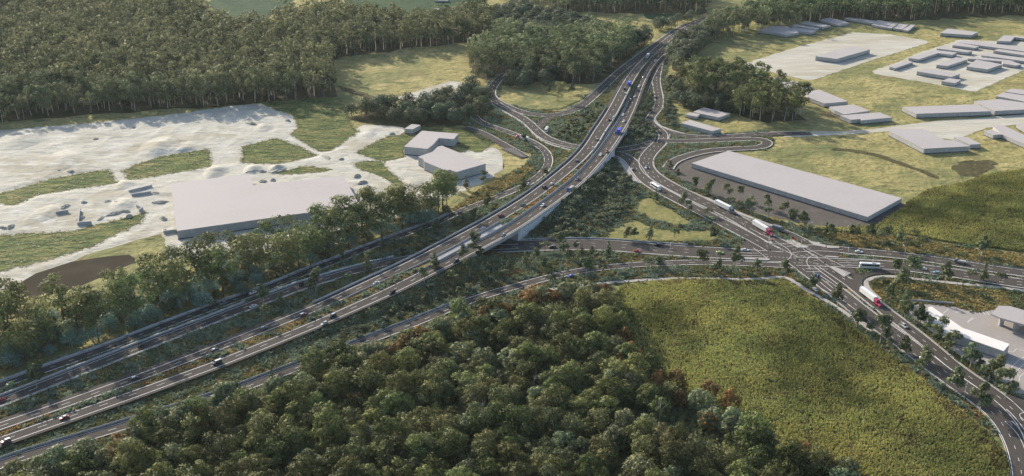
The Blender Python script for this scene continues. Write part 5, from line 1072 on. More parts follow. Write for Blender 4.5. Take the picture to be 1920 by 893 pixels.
CARLIST = [  # road, u, v, direction, kind, colour, roof colour, label
    ('C2', 6, 747.5, 1, 'sedan', 'red', None, 'red car on the slip road at the left edge of the picture'),
    ('A', 253.7, 708, 1, 'hatch', 'black', 'white', 'black hatchback with a pale roof, lowest car on the upper carriageway'),
    ('A', 407.5, 653.5, 1, 'sedan', 'black', 'white', 'black sedan with a white roof, second car from the left on the upper carriageway'),
    ('A', 492.4, 615, 1, 'hatch', 'grey', 'silver', 'grey hatchback with a silver roof, third car from the left on the upper carriageway'),
    ('A', 571.8, 588.4, 1, 'suv', 'maroon', 'white', 'maroon car with a white roof on the upper carriageway before the barrier starts'),
    ('A', 707.2, 529.2, 1, 'sedan', 'silver', None, 'silver sedan beside the tip of the flowering median'),
    ('A', 907.7, 426.5, 1, 'sedan', 'silver', None, 'silver sedan in shadow next to the pale slab of the near bridge'),
    ('A', 940.5, 403, 1, 'suv', 'maroon', None, 'maroon car just past the near bridge on the upper carriageway'),
    ('A', 979.9, 383.5, 1, 'sedan', 'green', None, 'dark green sedan hugging the median between the bridges'),
    ('A', 1021.8, 349.6, 1, 'suv', 'purple', None, 'dark purple car near the outer barrier between the bridges'),
    ('A', 1035.8, 343.4, 1, 'hatch', 'white', None, 'white hatchback beside the flowering median between the bridges'),
    ('A', 1079.3, 302.3, 1, 'sedan', 'grey', None, 'dark grey sedan on the upper carriageway before the far bridge'),
    ('A', 1111.8, 276.4, 1, 'sedan', 'silver', None, 'silver sedan at the lower end of the far median slab'),
    ('A', 1119.2, 261.2, 1, 'sedan', 'grey', 'silver', 'grey sedan with a silver roof at the outer barrier of the far bridge'),
    ('A', 1135.3, 247.2, 1, 'hatch', 'silver', None, 'silver hatchback beside the upper end of the far median slab'),
    ('A', 1142.6, 226, 1, 'suv', 'purple', None, 'dark purple car in shadow just beyond the far bridge'),
    ('A', 1150, 221, 1, 'hatch', 'white', None, 'white hatchback next to the purple car beyond the far bridge'),
    ('A', 1170.7, 167.5, 1, 'sedan', 'black', None, 'black sedan just below the distant blue truck'),
    ('A', 1172, 177, 1, 'hatch', 'silver', None, 'silver hatchback two cars below the distant blue truck'),
    ('B', 5, 829.3, -1, 'suv', 'maroon', 'white', 'maroon car with a pale roof at the bottom left edge'),
    ('B', 124.5, 781, -1, 'sedan', 'red', 'silver', 'dark red car with a silver roof low on the lower carriageway'),
    ('B', 402, 681.3, -1, 'van', 'black', 'white', 'black van with a long white roof on the lower carriageway'),
    ('B', 603.3, 608, -1, 'hatch', 'silver', None, 'silver hatchback riding the outer lane line of the lower carriageway'),
    ('B', 622.3, 592.2, -1, 'suv', 'black', 'silver', 'black car with a silver roof beside the flowering median'),
    ('B', 740, 545.3, -1, 'suv', 'black', None, 'black car opposite the start of the near median slab'),
    ('B', 853, 490, -1, 'suv', 'black', 'grey', 'black car leaving the near bridge on the lower carriageway'),
    ('B', 943, 440.3, -1, 'sedan', 'grey', 'lightblue', 'blue-grey sedan in the middle of the near bridge'),
    ('B', 1015.4, 386.3, -1, 'hatch', 'white', None, 'white hatchback just right of the near bridge wall'),
    ('B', 1083.5, 334.3, -1, 'suv', 'grey', None, 'grey car right behind the flatbed truck'),
    ('B', 1126.6, 289.2, -1, 'sedan', 'white', None, 'white sedan by the median barrier at the far bridge'),
    ('B', 1139, 283.8, -1, 'suv', 'maroon', None, 'maroon car at the outer parapet of the far bridge'),
    ('B', 1153.7, 249.3, -1, 'sedan', 'black', None, 'black sedan overtaking the near blue truck'),
    ('B', 1170, 226.6, -1, 'hatch', 'white', None, 'white hatchback following the near blue truck'),
    ('B', 1168.2, 214.3, -1, 'sedan', 'white', None, 'white sedan in the median lane behind the near blue truck'),
    ('B', 1181.8, 185.5, -1, 'hatch', 'grey', 'white', 'grey hatchback with a white roof where the barrier ends far up the motorway'),
    ('B', 1190, 181.5, -1, 'sedan', 'silver', None, 'silver sedan in the outer lane far up the motorway'),
    ('B', 1198.3, 161.8, -1, 'hatch', 'white', None, 'white hatchback in the outer lane beside the distant blue truck'),
    ('B', 1206.4, 144.6, -1, 'sedan', 'silver', 'grey', 'silver sedan with a grey roof below the merging side road'),
    ('B', 1229.6, 113.8, -1, 'sedan', 'silver', None, 'farthest silver sedan on the lower carriageway'),
    ('C1', 24.6, 716.9, -1, 'hatch', 'lime', None, 'lime green hatchback on the service road at the left edge'),
    ('C1', 471, 549.3, -1, 'sedan', 'white', None, 'white sedan on the service road under the tree belt'),
    ('C1', 565, 513.8, -1, 'suv', 'black', None, 'black car on the service road in the shade of the tree belt'),
    ('C1', 412, 570.5, -1, 'suv', 'grey', None, 'grey car on the service road left of the white sedan'),
    ('C1', 862.8, 398, -1, 'sedan', 'black', 'grey', 'dark sedan on the service road below the ochre bank'),
    ('C1', 991, 344.5, -1, 'hatch', 'silver', None, 'silver hatchback at the bend of the service road beside the motorway barrier'),
    ('C2', 470.7, 575.4, 1, 'sedan', 'white', None, 'white sedan on the slip road between two small trees'),
    ('C2', 569.3, 531.8, 1, 'suv', 'black', None, 'black car on the slip road in tree shadow'),
    ('C2', 646.8, 517.5, 1, 'hatch', 'lime', None, 'lime green hatchback on the slip road by the stone barrier'),
    ('C2', 262, 648.5, 1, 'sedan', 'black', None, 'black sedan in deep shade on the slip road'),
    ('L1', 1195.9, 471, 1, 'sedan', 'red', None, 'bright red sedan on the arterial road'),
    ('L1', 1228, 459, -1, 'suv', 'black', None, 'black car on the arterial road below the lawn'),
    ('L1', 1031.5, 463, -1, 'suv', 'black', 'grey', 'black car on the arterial road coming out from under the bridge'),
    ('L1', 1355.2, 473.5, 1, 'sedan', 'lime', None, 'lime green sedan waiting on the arterial road'),
    ('L1', 1400.7, 468.5, 1, 'sedan', 'white', None, 'white sedan at the arterial stop line'),
    ('L2', 1066.5, 517.8, -1, 'hatch', 'blue', None, 'blue hatchback on the curving slip road above the forest'),
    ('L2', 1237, 492.5, -1, 'suv', 'teal', None, 'dark teal car on the slip road above the crop field'),
    ('G', 1336.4, 409.3, -1, 'sedan', 'lime', None, 'lime green sedan beside the road triangle with the lawns'),
    ('G', 1185.6, 315.6, -1, 'hatch', 'teal', None, 'dark teal hatchback coming out from the far bridge slip road'),
    ('H1', 1212.2, 312.6, 1, 'hatch', 'blue', None, 'blue hatchback at the head of the three-lane arterial'),
    ('M1', 1612.5, 471.8, 1, 'sedan', 'white', None, 'white sedan on the upper carriageway of the east arm'),
    ('M2', 1736.2, 504.3, -1, 'sedan', 'white', None, 'white sedan on the east arm behind the coach'),
    ('M2', 1758.4, 511, -1, 'hatch', 'lightblue', None, 'pale blue hatchback on the east arm, last in the queue'),
    ('I1', 1530.6, 515.5, -1, 'hatch', 'blue', None, 'blue hatchback waiting at the lower stop line of the crossroads'),
    ('I1', 1527, 541, -1, 'sedan', 'white', None, 'white sedan half hidden by a street tree below the crossroads'),
    ('I2', 1692.3, 608.3, 1, 'suv', 'silver', None, 'silver car ahead of the red-cab truck by the service station'),
    ('I1', 1727, 669.5, -1, 'sedan', 'white', 'silver', 'white sedan hidden behind a street tree above the crop field'),
    ('D', 1142.3, 160.8, 1, 'hatch', 'green', None, 'dark green hatchback climbing the loop road to the motorway')]
for r_, u, v, dn, kind, col, rc, lb in CARLIST:
    place(make_car(kind, col, rc), r_, u, v, dn, lb, 'car' if kind != 'van' else 'van')
place(make_rigid('royal', 'royal', 8.8, 3.7), 'B', 1160.8, 245.5, -1, 'vivid blue box truck on the lower carriageway at the far bridge', 'truck', hh=1.8)
place(make_rigid('royal', 'royal', 8.8, 3.7), 'A', 1180.3, 157, 1, 'vivid blue box truck far up the upper carriageway', 'truck', hh=1.8)
place(make_rigid('white', 'silver', 9.5, 3.9), 'A', 1214.3, 105.5, -1, 'pale grey box truck at the far narrowing of the motorway', 'truck', hh=1.9)
place(make_rigid('blue', 'white', 9.5, 3.4, True), 'B', 1071, 352, -1, 'flatbed truck with a blue cab between the bridges', 'truck', hh=1.2)
place(make_semi('grey'), 'H1', 1371, 394, 1, 'white semi-trailer truck with a grey cab on the arterial beside the dirt yard', 'truck', hh=2.0)
place(make_semi('pink'), 'H1', 1440, 433.5, 1, 'white semi-trailer truck with a pink cab near the signals', 'truck', hh=2.0)
place(make_semi('pink'), 'I2', 1645.5, 567, 1, 'white semi-trailer truck with a red-pink cab below the crossroads', 'truck', hh=2.0)
place(make_semi('red', 9.5), 'C1', 974, 256, 1, 'white semi-trailer truck with a red cab on the road below the loop junction', 'truck', hh=2.0)
place(make_rigid('grey', 'grey', 8.5, 3.2), 'HS', 1458, 428, 1, 'dark grey truck in the slip lane behind the pink-cab truck', 'truck', hh=1.5)
place(make_rigid('grey', 'silver', 8.0, 3.6, True), 'M1', 1803, 490, -1, 'grey flatbed truck on the east arm by the guard rail', 'truck', hh=1.4)
place(make_bus(), 'M2', 1627, 498, -1, 'white coach waiting on the east arm of the crossroads', 'bus', hh=1.6)
place(make_bus(10.8), 'G', 1228.8, 349.3, -1, 'white bus on the slip road right of the dark planted triangle', 'bus', hh=1.6)
place(make_bus(8.0, 'white', True), 'EL', 1022.4, 248, -1, 'white minibus turning out of the link road', 'bus', hh=1.4)

# ------------------------------------------------------------------ street lamps and traffic signals
def lamp_mesh(h=10.5):
    mb = MB().tube((0, 0, 0), (0, 0, h - 1.2), 0.14, 0.09, 8).tube((0, 0, h - 1.2), (0.7, 0, h - 0.25), 0.09, 0.07, 8).tube((0.7, 0, h - 0.25), (3.0, 0, h), 0.07, 0.05, 8)
    hd = MB().hexa([(2.8, -.16, h - .1), (3.7, -.13, h - .06), (3.7, .13, h - .06), (2.8, .16, h - .1)], [(2.8, -.14, h + .1), (3.7, -.1, h + .08), (3.7, .1, h + .08), (2.8, .14, h + .1)])
    return mb.mesh('pole', M['steel'], True), hd.mesh('lamp_head', M['headlight'])
LP, LH = lamp_mesh()
LAMPS = [(1578.8, 453.5, 0.3, 'street lamp in the yellow strip above the junction, second from the left'), (1511.7, 446.5, 0.3, 'street lamp beside the footpath above the slip lane'), (1693.8, 493.5, 1.7, 'street lamp on the median of the east arm nearest the coach'), (1835.5, 499, 2.2, 'street lamp on the east arm median near the grey flatbed truck'),
         (1806, 754.7, 0.9, 'street lamp leaning over the lower road beside the crop field'), (1500, 476, -1.2, 'street lamp at the pale triangular island'), (1440, 468, -0.8, 'street lamp on the small planted island by the junction'), (1588, 490, 2.8, 'street lamp at the nose island of the east arm'), (1633, 513, 1.2, 'street lamp behind the coach at the corner path'),
         (1395, 446, -2.2, 'street lamp at the tip of the road triangle'), (1255, 491, 1.4, 'street lamp between the arterial and the slip road'), (1680, 640, 0.9, 'street lamp on the median above the crop field')]
for u, v, a, lb in LAMPS:
    q = g(u, v); r_ = empty('street_lamp', (q[0], q[1], 0.4), a); tag(r_, lb, 'street lamp'); link('pole', LP, r_); link('lamp_head', LH, r_)
sm, snt, sp_ = newmat('red_signal_light'); sp_.inputs['Base Color'].default_value = (0.6, 0.02, 0.01, 1); sp_.inputs['Emission Color'].default_value = (1, 0.05, 0.02, 1); sp_.inputs['Emission Strength'].default_value = 4.0
sgp = MB().tube((0, 0, 0), (0, 0, 4.6), 0.11, 0.08, 8).mesh('pole', M['steel'])
sgh = MB().box(-0.18, 0.18, -0.26, 0.26, 3.4, 4.7).box(-0.20, -0.18, -0.42, 0.42, 3.2, 4.9).mesh('signal_head', M['chassis'])
sgr = MB().tube((0.18, 0, 4.4), (0.24, 0, 4.4), 0.16, 0.16, 10).mesh('signal_lens', sm)
for u, v, a, lb in ((1489.5, 461, -2.0, 'traffic signal on the island in front of the pink truck'), (1545, 505.5, 2.2, 'traffic signal at the lower stop line of the crossroads'), (1448, 462, -1.0, 'traffic signal on the nose island of the arterial'), (1443, 481, 0.4, 'traffic signal at the end of the west arm island'), (1495, 499, 1.8, 'traffic signal at the west corner of the crossroads'),
                    (1565, 505, 2.9, 'traffic signal on the island beside the coach'), (1573, 484, 3.0, 'traffic signal on the nose of the east arm island'), (1547, 475, -2.6, 'traffic signal by the curved kerb above the junction')):
    q = g(u, v); r_ = empty('traffic_signal', (q[0], q[1], 0.5), a); tag(r_, lb, 'traffic light'); link('pole', sgp, r_); h = link('signal_head', sgh, r_); link('signal_lens', sgr, h)
# ------------------------------------------------------------------ vegetation
def leaves(rng, cen, rad, n, size, up=0.35, squash=0.8, fill_=0.55):
    """n leaf-clump quads spread through the shells of the given lobes -> V (4n,3), tone (4n)"""
    cen, rad = np.asarray(cen, float), np.asarray(rad, float)
    w = rad ** 2 / (rad ** 2).sum(); k = rng.choice(len(cen), n, p=w)
    d = rng.normal(size=(n, 3)); d /= np.linalg.norm(d, axis=1)[:, None]
    flip = (d[:, 2] < 0) & (rng.random(n) < up); d[flip, 2] *= -1
    rr = rad[k] * (1 - fill_ * rng.random(n) ** 2.0)
    P = cen[k] + d * rr[:, None] * np.array((1, 1, squash))
    nm = d + rng.normal(size=(n, 3)) * 0.5; nm[:, 2] += 0.2; nm /= np.linalg.norm(nm, axis=1)[:, None]
    a = np.cross(nm, rng.normal(size=(n, 3))); a /= np.linalg.norm(a, axis=1)[:, None]; b = np.cross(nm, a)
    s = size * (0.55 + 0.9 * rng.random(n))[:, None]; q = (0.55 + 0.5 * rng.random(n))[:, None]
    V = np.stack([P - a * s * 0.5, P - b * s * 0.42 * q + nm * s * 0.05, P + a * s * 0.5, P + b * s * 0.42 * q - nm * s * .05], 1).reshape(-1, 3)
    sn = d * 0.7 + nm * 0.45; sn /= np.linalg.norm(sn, axis=1)[:, None]; leaves.nrm = np.repeat(sn, 4, axis=0)
    lob = rng.random(len(cen)); t = np.clip(0.15 + 0.5 * lob[k] + rng.normal(0, 0.2, n), 0, 1)
    return V, np.repeat(t, 4)
def quads(n): return np.arange(4 * n).reshape(-1, 4)
def lobes(rng, kind, h, w):
    """crown lobes for a tree of height h and crown width w"""
    C, Rr = [], []
    if kind == 'gum':                                   # open eucalypt crown: tufts at the branch ends, top heavy
        m = rng.integers(13, 18)
        for i in range(m):
            a = rng.random() * 6.283; f = rng.random() ** 0.5; z = h * (0.36 + 0.55 * rng.random()) - f * h * 0.05
            r = w * 0.5 * f * (0.55 + 0.5 * math.sin(math.pi * min(1, max(0, (z / h - 0.22) / 0.82))))
            C.append((r * math.cos(a), r * math.sin(a), z)); Rr.append(w * (0.16 + 0.11 * rng.random()))
        C.append((0, 0, h * 0.88)); Rr.append(w * 0.2)
    elif kind == 'round':
        m = 12
        for i in range(m):
            a = i * 2.4 + rng.random(); f = math.sqrt((i + 0.5) / m); z = h * (0.78 - 0.34 * f ** 2 + 0.1 * rng.random() - 0.05)
            C.append((w * 0.36 * f * math.cos(a), w * 0.36 * f * math.sin(a), z)); Rr.append(w * (0.17 + 0.09 * rng.random()))
        for i in range(6):
            a = i * 1.05 + rng.random(); C.append((w * 0.34 * math.cos(a), w * 0.34 * math.sin(a), h * 0.32)); Rr.append(w * 0.19)
    elif kind == 'rain':
        m = 15
        for i in range(m):
            a = i * 2.4 + rng.random(); f = math.sqrt((i + 0.5) / m); z = h * (0.84 - 0.30 * f ** 2 + 0.16 * rng.random() - 0.08)
            C.append((w * 0.42 * f * math.cos(a), w * 0.42 * f * math.sin(a), z)); Rr.append(w * (0.11 + 0.10 * rng.random()))
        for i in range(7):
            a = i * 0.9 + rng.random(); C.append((w * 0.36 * math.cos(a), w * 0.36 * math.sin(a), h * 0.40)); Rr.append(w * 0.18)
    elif kind == 'young':
        m = 8
        for i in range(m):
            a = rng.random() * 6.283; f = rng.random() ** 0.5; z = h * (0.42 + 0.46 * rng.random())
            C.append((w * 0.32 * f * math.cos(a), w * 0.32 * f * math.sin(a), z)); Rr.append(w * (0.17 + 0.10 * rng.random()))
        C.append((0, 0, h * 0.84)); Rr.append(w * 0.18)
    elif kind == 'cone':
        for i in range(9):
            z = h * (0.22 + 0.72 * i / 8); r = w * 0.30 * (1.02 - i / 8.5); a = i * 2.4
            C.append((r * 0.6 * math.cos(a), r * 0.6 * math.sin(a), z)); Rr.append(max(w * 0.12, w * 0.34 * (1.05 - i / 9)))
    elif kind == 'umbrella':                            # flat-topped small tree
        for i in range(9):
            a = i * 2.4; f = math.sqrt((i + .3) / 9); C.append((w * .42 * f * math.cos(a), w * .42 * f * math.sin(a), h * (0.86 - 0.14 * f * f))); Rr.append(w * .15)
    elif kind == 'bush':
        for i in range(9):
            a = rng.random() * 6.283; f = rng.random() ** 0.5
            C.append((w * 0.33 * f * math.cos(a), w * 0.33 * f * math.sin(a), h * (0.30 + 0.42 * rng.random() * (1.1 - f)))); Rr.append(w * (0.17 + 0.08 * rng.random()))
    return np.array(C), np.array(Rr)
def tree_arrays(seed, kind, h, w, n, leaf, sq=0.8):
    rng = np.random.default_rng(seed); C, Rr = lobes(rng, kind, h, w)
    V, t = leaves(rng, C, Rr, n, leaf, squash=sq)
    return V, t, C, Rr
def trunk_mb(rng, C, h, r, kind):
    mb = MB(); z1 = h * (0.5 if kind in ('gum', 'young') else 0.42); lean = rng.normal(0, 0.02, 2) * h
    p1 = (lean[0], lean[1], z1)
    mb.tube((0, 0, -0.6), (lean[0] * .4, lean[1] * .4, z1 * .5), r, r * .8, 7).tube((lean[0] * .4, lean[1] * .4, z1 * .5), p1, r * .8, r * .6, 7)
    idx = np.argsort(-C[:, 2])[:: max(1, len(C) // 6)][:6]
    for i in idx: 
        st_ = rng.uniform(0.6, 1.0); a = (lean[0] * st_, lean[1] * st_, z1 * st_)
        mb.tube(a, tuple(C[i]), r * .42, r * .12, 5)
    return mb
VARS = {}
def variants(key, kind, h, w, n, leaf, leafm, barkm, cnt, r, sq=0.8):
    out = []
    for i in range(cnt):
        hh, ww = h * (0.93 + 0.14 * i / max(1, cnt - 1)), w * (1.06 - 0.14 * ((i * 7) % cnt) / max(1, cnt - 1))
        sd = abs(hash_(key)) + i
        V, t, C, Rr = tree_arrays(sd, kind, hh, ww, n, leaf, sq)
        NV = leaves.nrm; cm = npmesh('crown', V, quads(len(V) // 4), M[leafm], tone=t, nrm=NV)
        tm = trunk_mb(np.random.default_rng(sd), C, hh, r, kind).mesh('trunk', M[barkm], True)
        out.append((cm, tm, V, t, NV))
    VARS[key] = out
def hash_(s):
    x = 0
    for c in s: x = (x * 131 + ord(c)) % 99991
    return x
variants('gum', 'gum', 27, 14.0, 900, 1.15, 'gum', 'bark', 8, 0.42)
variants('roadgum', 'gum', 31, 18.5, 1700, 1.15, 'roadgum', 'darkbark', 6, 0.45)
variants('grovegum', 'gum', 30, 14.0, 700, 1.35, 'roadgum', 'bark', 6, 0.4)
variants('round', 'round', 17, 16, 900, 1.2, 'round', 'darkbark', 5, 0.5)
variants('dark', 'round', 16, 14, 800, 1.2, 'dark', 'darkbark', 5, 0.4)
variants('rain', 'rain', 16, 13.5, 2400, 0.74, 'rain', 'darkbark', 8, 0.4)
variants('rain2', 'gum', 17, 14, 1800, 0.76, 'rain2', 'darkbark', 5, 0.35)
variants('sage', 'rain', 15, 13, 1400, 0.95, 'sage', 'darkbark', 4, 0.4)
variants('rust', 'rain', 14, 12, 1300, 0.95, 'rust', 'darkbark', 4, 0.4)
variants('wattle', 'round', 11, 13, 1000, 0.85, 'wattle', 'darkbark', 4, 0.3)
variants('olive', 'bush', 9, 11, 800, 0.9, 'olive', 'darkbark', 4, 0.25)
variants('young', 'young', 10, 7.0, 520, 0.85, 'young', 'bark', 6, 0.16)
variants('youngcone', 'cone', 10, 6.0, 460, 0.75, 'young', 'darkbark', 4, 0.16)
variants('umbrella', 'umbrella', 6, 6.6, 330, 0.7, 'young', 'darkbark', 3, 0.12)
variants('yellow', 'umbrella', 14, 9, 330, 1.0, 'palm_y', 'darkbark', 1, 0.2)
variants('verge_tree', 'bush', 5.5, 5.6, 260, 0.75, 'dark', 'darkbark', 5, 0.14)
PLANTED = []
def plant(key, x, y, z, sc, name, label, cat, group, var=None, squash=1.0):
    vs = VARS[key]; cm, tm = vs[R.randrange(len(vs)) if var is None else var % len(vs)][:2]
    root = empty(name, (x, y, z), R.uniform(0, 6.283)); root.scale = (sc * R.uniform(0.86, 1.16), sc * R.uniform(0.86, 1.16), sc * squash)
    tag(root, label, cat, group)
    o = link('trunk', tm, root); o = link('crown', cm, root)
    PLANTED.append(key); return root
def scatter(P, spacing, jit=0.42, seed=0, avoid=True, margin=0):
    """jittered points inside a world polygon, off the roads, nearest to the camera first"""
    rr = np.random.default_rng(seed); x0, y0 = P.min(0); x1, y1 = P.max(0)
    X, Y = np.meshgrid(np.arange(x0, x1, spacing), np.arange(y0, y1, spacing * 0.87)); X = X + (np.arange(X.shape[0])[:, None] % 2) * spacing / 2
    x = X.ravel() + rr.uniform(-jit, jit, X.size) * spacing; y = Y.ravel() + rr.uniform(-jit, jit, X.size) * spacing
    k = inpoly(x, y, P)
    if avoid: k &= ~masked(ROADMASK, x, y)
    x, y = x[k], y[k]; o = np.argsort(y); return x[o], y[o]
def visible(x, y, h, pad=40):
    u0, v0 = proj(x, y, 0.0); u1, v1 = proj(x, y, h)
    return (u0 > -pad * 2) & (u0 < 1920 + pad * 2) & (v0 > -10) & (v1 < 893 + pad) | ((v1 > -30) & (v1 < 893 + pad) & (u0 > -pad * 2) & (u0 < 1920 + pad * 2))
def forest_stuff(name, label, pts, key, matl, keep, smin, smax, seed):
    """trees beyond the individually built ones: one object"""
    rr = np.random.default_rng(seed); vs = VARS[key]; Vs, Ts, Ns = [], [], []; TV, TF, nt = [], [], 0
    for x, y in pts:
        V, t, NV = vs[rr.integers(len(vs))][2:5]; q = len(V) // 4; ks = rr.choice(q, keep, replace=False)
        W = V.reshape(-1, 4, 3)[ks]; c = W.mean(1, keepdims=True); s = rr.uniform(smin, smax); a = rr.uniform(0, 6.283)
        W = c + (W - c) * math.sqrt(q / keep) * 0.9
        W = W.reshape(-1, 3) * s; ca, sa = math.cos(a), math.sin(a)
        Vs.append(np.column_stack([W[:, 0] * ca - W[:, 1] * sa + x, W[:, 0] * sa + W[:, 1] * ca + y, W[:, 2]])); Ts.append(np.clip(t.reshape(-1, 4)[ks].ravel() + rr.normal(0, 0.2), 0, 1))
        W = NV.reshape(-1, 4, 3)[ks].reshape(-1, 3); Ns.append(np.column_stack([W[:, 0] * ca - W[:, 1] * sa, W[:, 0] * sa + W[:, 1] * ca, W[:, 2]]))
        b = np.array([(0.30, 0, 0), (-0.15, 0.26, 0), (-0.15, -0.26, 0)]); tz = 17 * s
        TV.append(np.vstack([b + (x, y, 0), b * 0.6 + (x, y, tz)])); TF.append(np.array([[0, 1, 4, 3], [1, 2, 5, 4], [2, 0, 3, 5]]) + nt); nt += 6
    V = np.vstack(Vs); n = len(V) // 4; V2 = np.vstack([V, np.vstack(TV)]); F2 = np.vstack([quads(n), np.vstack(TF) + len(V)])
    me = npmesh(name, V2, F2, [M[matl], M['bark']], midx=np.concatenate([np.zeros(n), np.ones(len(F2) - n)]), tone=np.concatenate(np.concatenate([Ts, [np.zeros(len(V2) - len(V))]]) if False else [np.concatenate(Ts), np.zeros(len(V2) - len(V))]), nrm=np.vstack(Ns + [np.tile((0.0, 0.0, 1.0), (len(V2) - len(V), 1))]))
    tag(link(name, me), label, 'trees', kind='stuff')

# --- woodlands of tall gums
NW = gs([(-260, 250), (-120, 240), (0, 232), (60, 222), (150, 213), (240, 211), (330, 203), (420, 199), (490, 193), (560, 188), (628, 183), (630, 160), (612, 128), (640, 108), (750, 94), (850, 84), (905, 80), (930, 60), (905, 38), (850, 46), (800, 52), (720, 44), (640, 36), (560, 38), (500, 62), (430, 64), (375, 40), (350, 10), (350, -18), (-120, -18), (-300, 100)])
NW_GAP = gs([(-60, 175), (40, 172), (45, 155), (-60, 150)])
CEN = gs([(884, 137), (900, 100), (945, 74), (985, 80), (1060, 88), (1110, 80), (1165, 78), (1200, 84), (1165, 112), (1130, 138), (1108, 158), (1070, 157), (1010, 150), (960, 150), (925, 158), (895, 160)])
NORTH = gs([(1060, 23), (1150, 26), (1220, 22), (1326, 24), (1332, -10), (1300, -22), (1060, -22), (900, -22), (900, -8), (1000, 8), (1040, 20)])
NE1 = gs([(1322, 76), (1380, 74), (1440, 62), (1500, 52), (1560, 38), (1690, 38), (1735, 40), (1740, 26), (1920, 26), (1990, 28), (1990, -18), (1480, -18), (1440, 20), (1380, 42), (1330, 60)])
FAR_DARK = gs([(990, 82), (1000, 60), (1060, 40), (1090, 44), (1130, 66), (1150, 76), (1110, 80), (1060, 86)])
GROVE = gs([(1275, 160), (1330, 150), (1380, 160), (1440, 178), (1500, 212), (1508, 226), (1460, 232), (1410, 236), (1350, 196), (1330, 198), (1285, 196)])
allg = []
for nm, P, sp_, sd in (('nw', NW, 11.0, 1), ('cen', CEN, 11.0, 2), ('north', NORTH, 12, 3), ('ne', NE1, 11.5, 4)):
    x, y = scatter(P, sp_, seed=sd); v = visible(x, y, 30)
    if nm == 'nw': v &= ~inpoly(x, y, NW_GAP)
    allg += [(a, b, nm) for a, b in zip(x[v], y[v])]
GL = {'nw': ('tall olive-brown gum in the front rows of the big north-west woodland', 'gums along the front of the north-west woodland'), 'cen': ('tall olive gum in the woodland inside the loop road', 'gums of the woodland inside the loop road'),
      'north': ('tall gum in the far woodland at the top edge', 'gums of the far northern woodland'), 'ne': ('tall gum in the north-east belt beyond the hardstand', 'gums of the north-east tree belt')}
allg.sort(key=lambda q: q[1])
quota = {'nw': 125, 'cen': 60, 'north': 0, 'ne': 30}; used = {k: 0 for k in quota}; rest = {k: [] for k in quota}
for x, y, nm in allg:
    if used[nm] < quota[nm]:
        used[nm] += 1; plant('gum', x, y, 0, R.uniform(0.74, 1.16), 'gum_tree', GL[nm][0], 'tree', GL[nm][1])
    else: rest[nm].append((x, y))
for nm, lb, kp in (('nw', 'olive-brown canopy of the deep north-west woodland', 330), ('cen', 'olive canopy of the rear of the woodland inside the loop road', 400), ('north', 'distant gum canopy along the top edge', 260), ('ne', 'distant gum canopy along the north-east edge', 280)):
    if rest[nm]: forest_stuff('gum_woodland', lb, rest[nm], 'gum', 'gum', kp, 0.74, 1.18, 20 + len(nm))
print('GUMS', len(allg), {k: len(v) for k, v in rest.items()})
# --- grove above the long warehouse, dark trees by the motorway, round trees
x, y = scatter(GROVE, 11.5, seed=5)
for a, b in zip(x, y): plant('grovegum', a, b, 0, R.uniform(0.8, 1.1), 'gum_tree', 'pale-trunked gum in the grove above the long warehouse', 'tree', 'gums of the grove')
for k, (P, sp_, key, lb, gr, s0, s1) in enumerate((
        ([(648, 224), (700, 226), (760, 236), (850, 236), (905, 226), (925, 178), (905, 165), (880, 172), (800, 196), (740, 204), (660, 212)], 12, 'round', 'rounded dark green tree in the row behind the small hut', 'row of round trees behind the small hut', 0.75, 1.05),
        ([(935, 162), (980, 166), (1030, 160), (1040, 148), (960, 146), (940, 148)], 11, 'round', 'rounded blue-green tree at the foot of the loop-road woodland', 'round trees at the foot of the loop-road woodland', 0.7, 0.95),
        ([(915, 50), (930, 30), (985, 26), (1060, 42), (1100, 50), (1146, 72), (1110, 82), (1060, 88), (985, 78), (940, 72)], 12, 'round', 'rounded dark tree at the back of the loop-road woodland', 'round trees at the back of the loop-road woodland', 0.95, 1.25),
        ([(1118, 160), (1128, 138), (1165, 110), (1200, 88), (1225, 74), (1218, 68), (1180, 88), (1140, 122), (1112, 150)], 9, 'dark', 'dark grey-green tree along the left shoulder of the far motorway', 'dark trees along the left side of the far motorway', 0.85, 1.25),
        ([(1250, 118), (1262, 98), (1300, 70), (1335, 52), (1360, 46), (1352, 60), (1330, 80), (1300, 105), (1275, 130), (1262, 140)], 9, 'dark', 'dark grey-green tree along the right shoulder of the far motorway', 'dark trees along the right side of the far motorway', 0.85, 1.25),
        ([(1225, 56), (1262, 44), (1310, 30), (1320, 34), (1280, 48), (1250, 62), (1230, 64)], 13, 'dark', 'dark grey-green tree near the far green mound', 'dark trees near the green mound', 0.7, 1.0),
        ([(1264, 200), (1280, 210), (1300, 206), (1340, 212), (1380, 222), (1390, 204), (1330, 186), (1280, 176), (1262, 168), (1256, 150)], 10, 'round', 'rounded green tree on the left flank of the grove', 'round trees on the left flank of the grove', 0.6, 0.9))):
    x, y = scatter(gs(P), sp_, seed=30 + k)
    for a, b in zip(x, y): plant(key, a, b, 0, R.uniform(s0, s1), 'round_tree' if key == 'round' else 'dark_tree', lb, 'tree', gr)
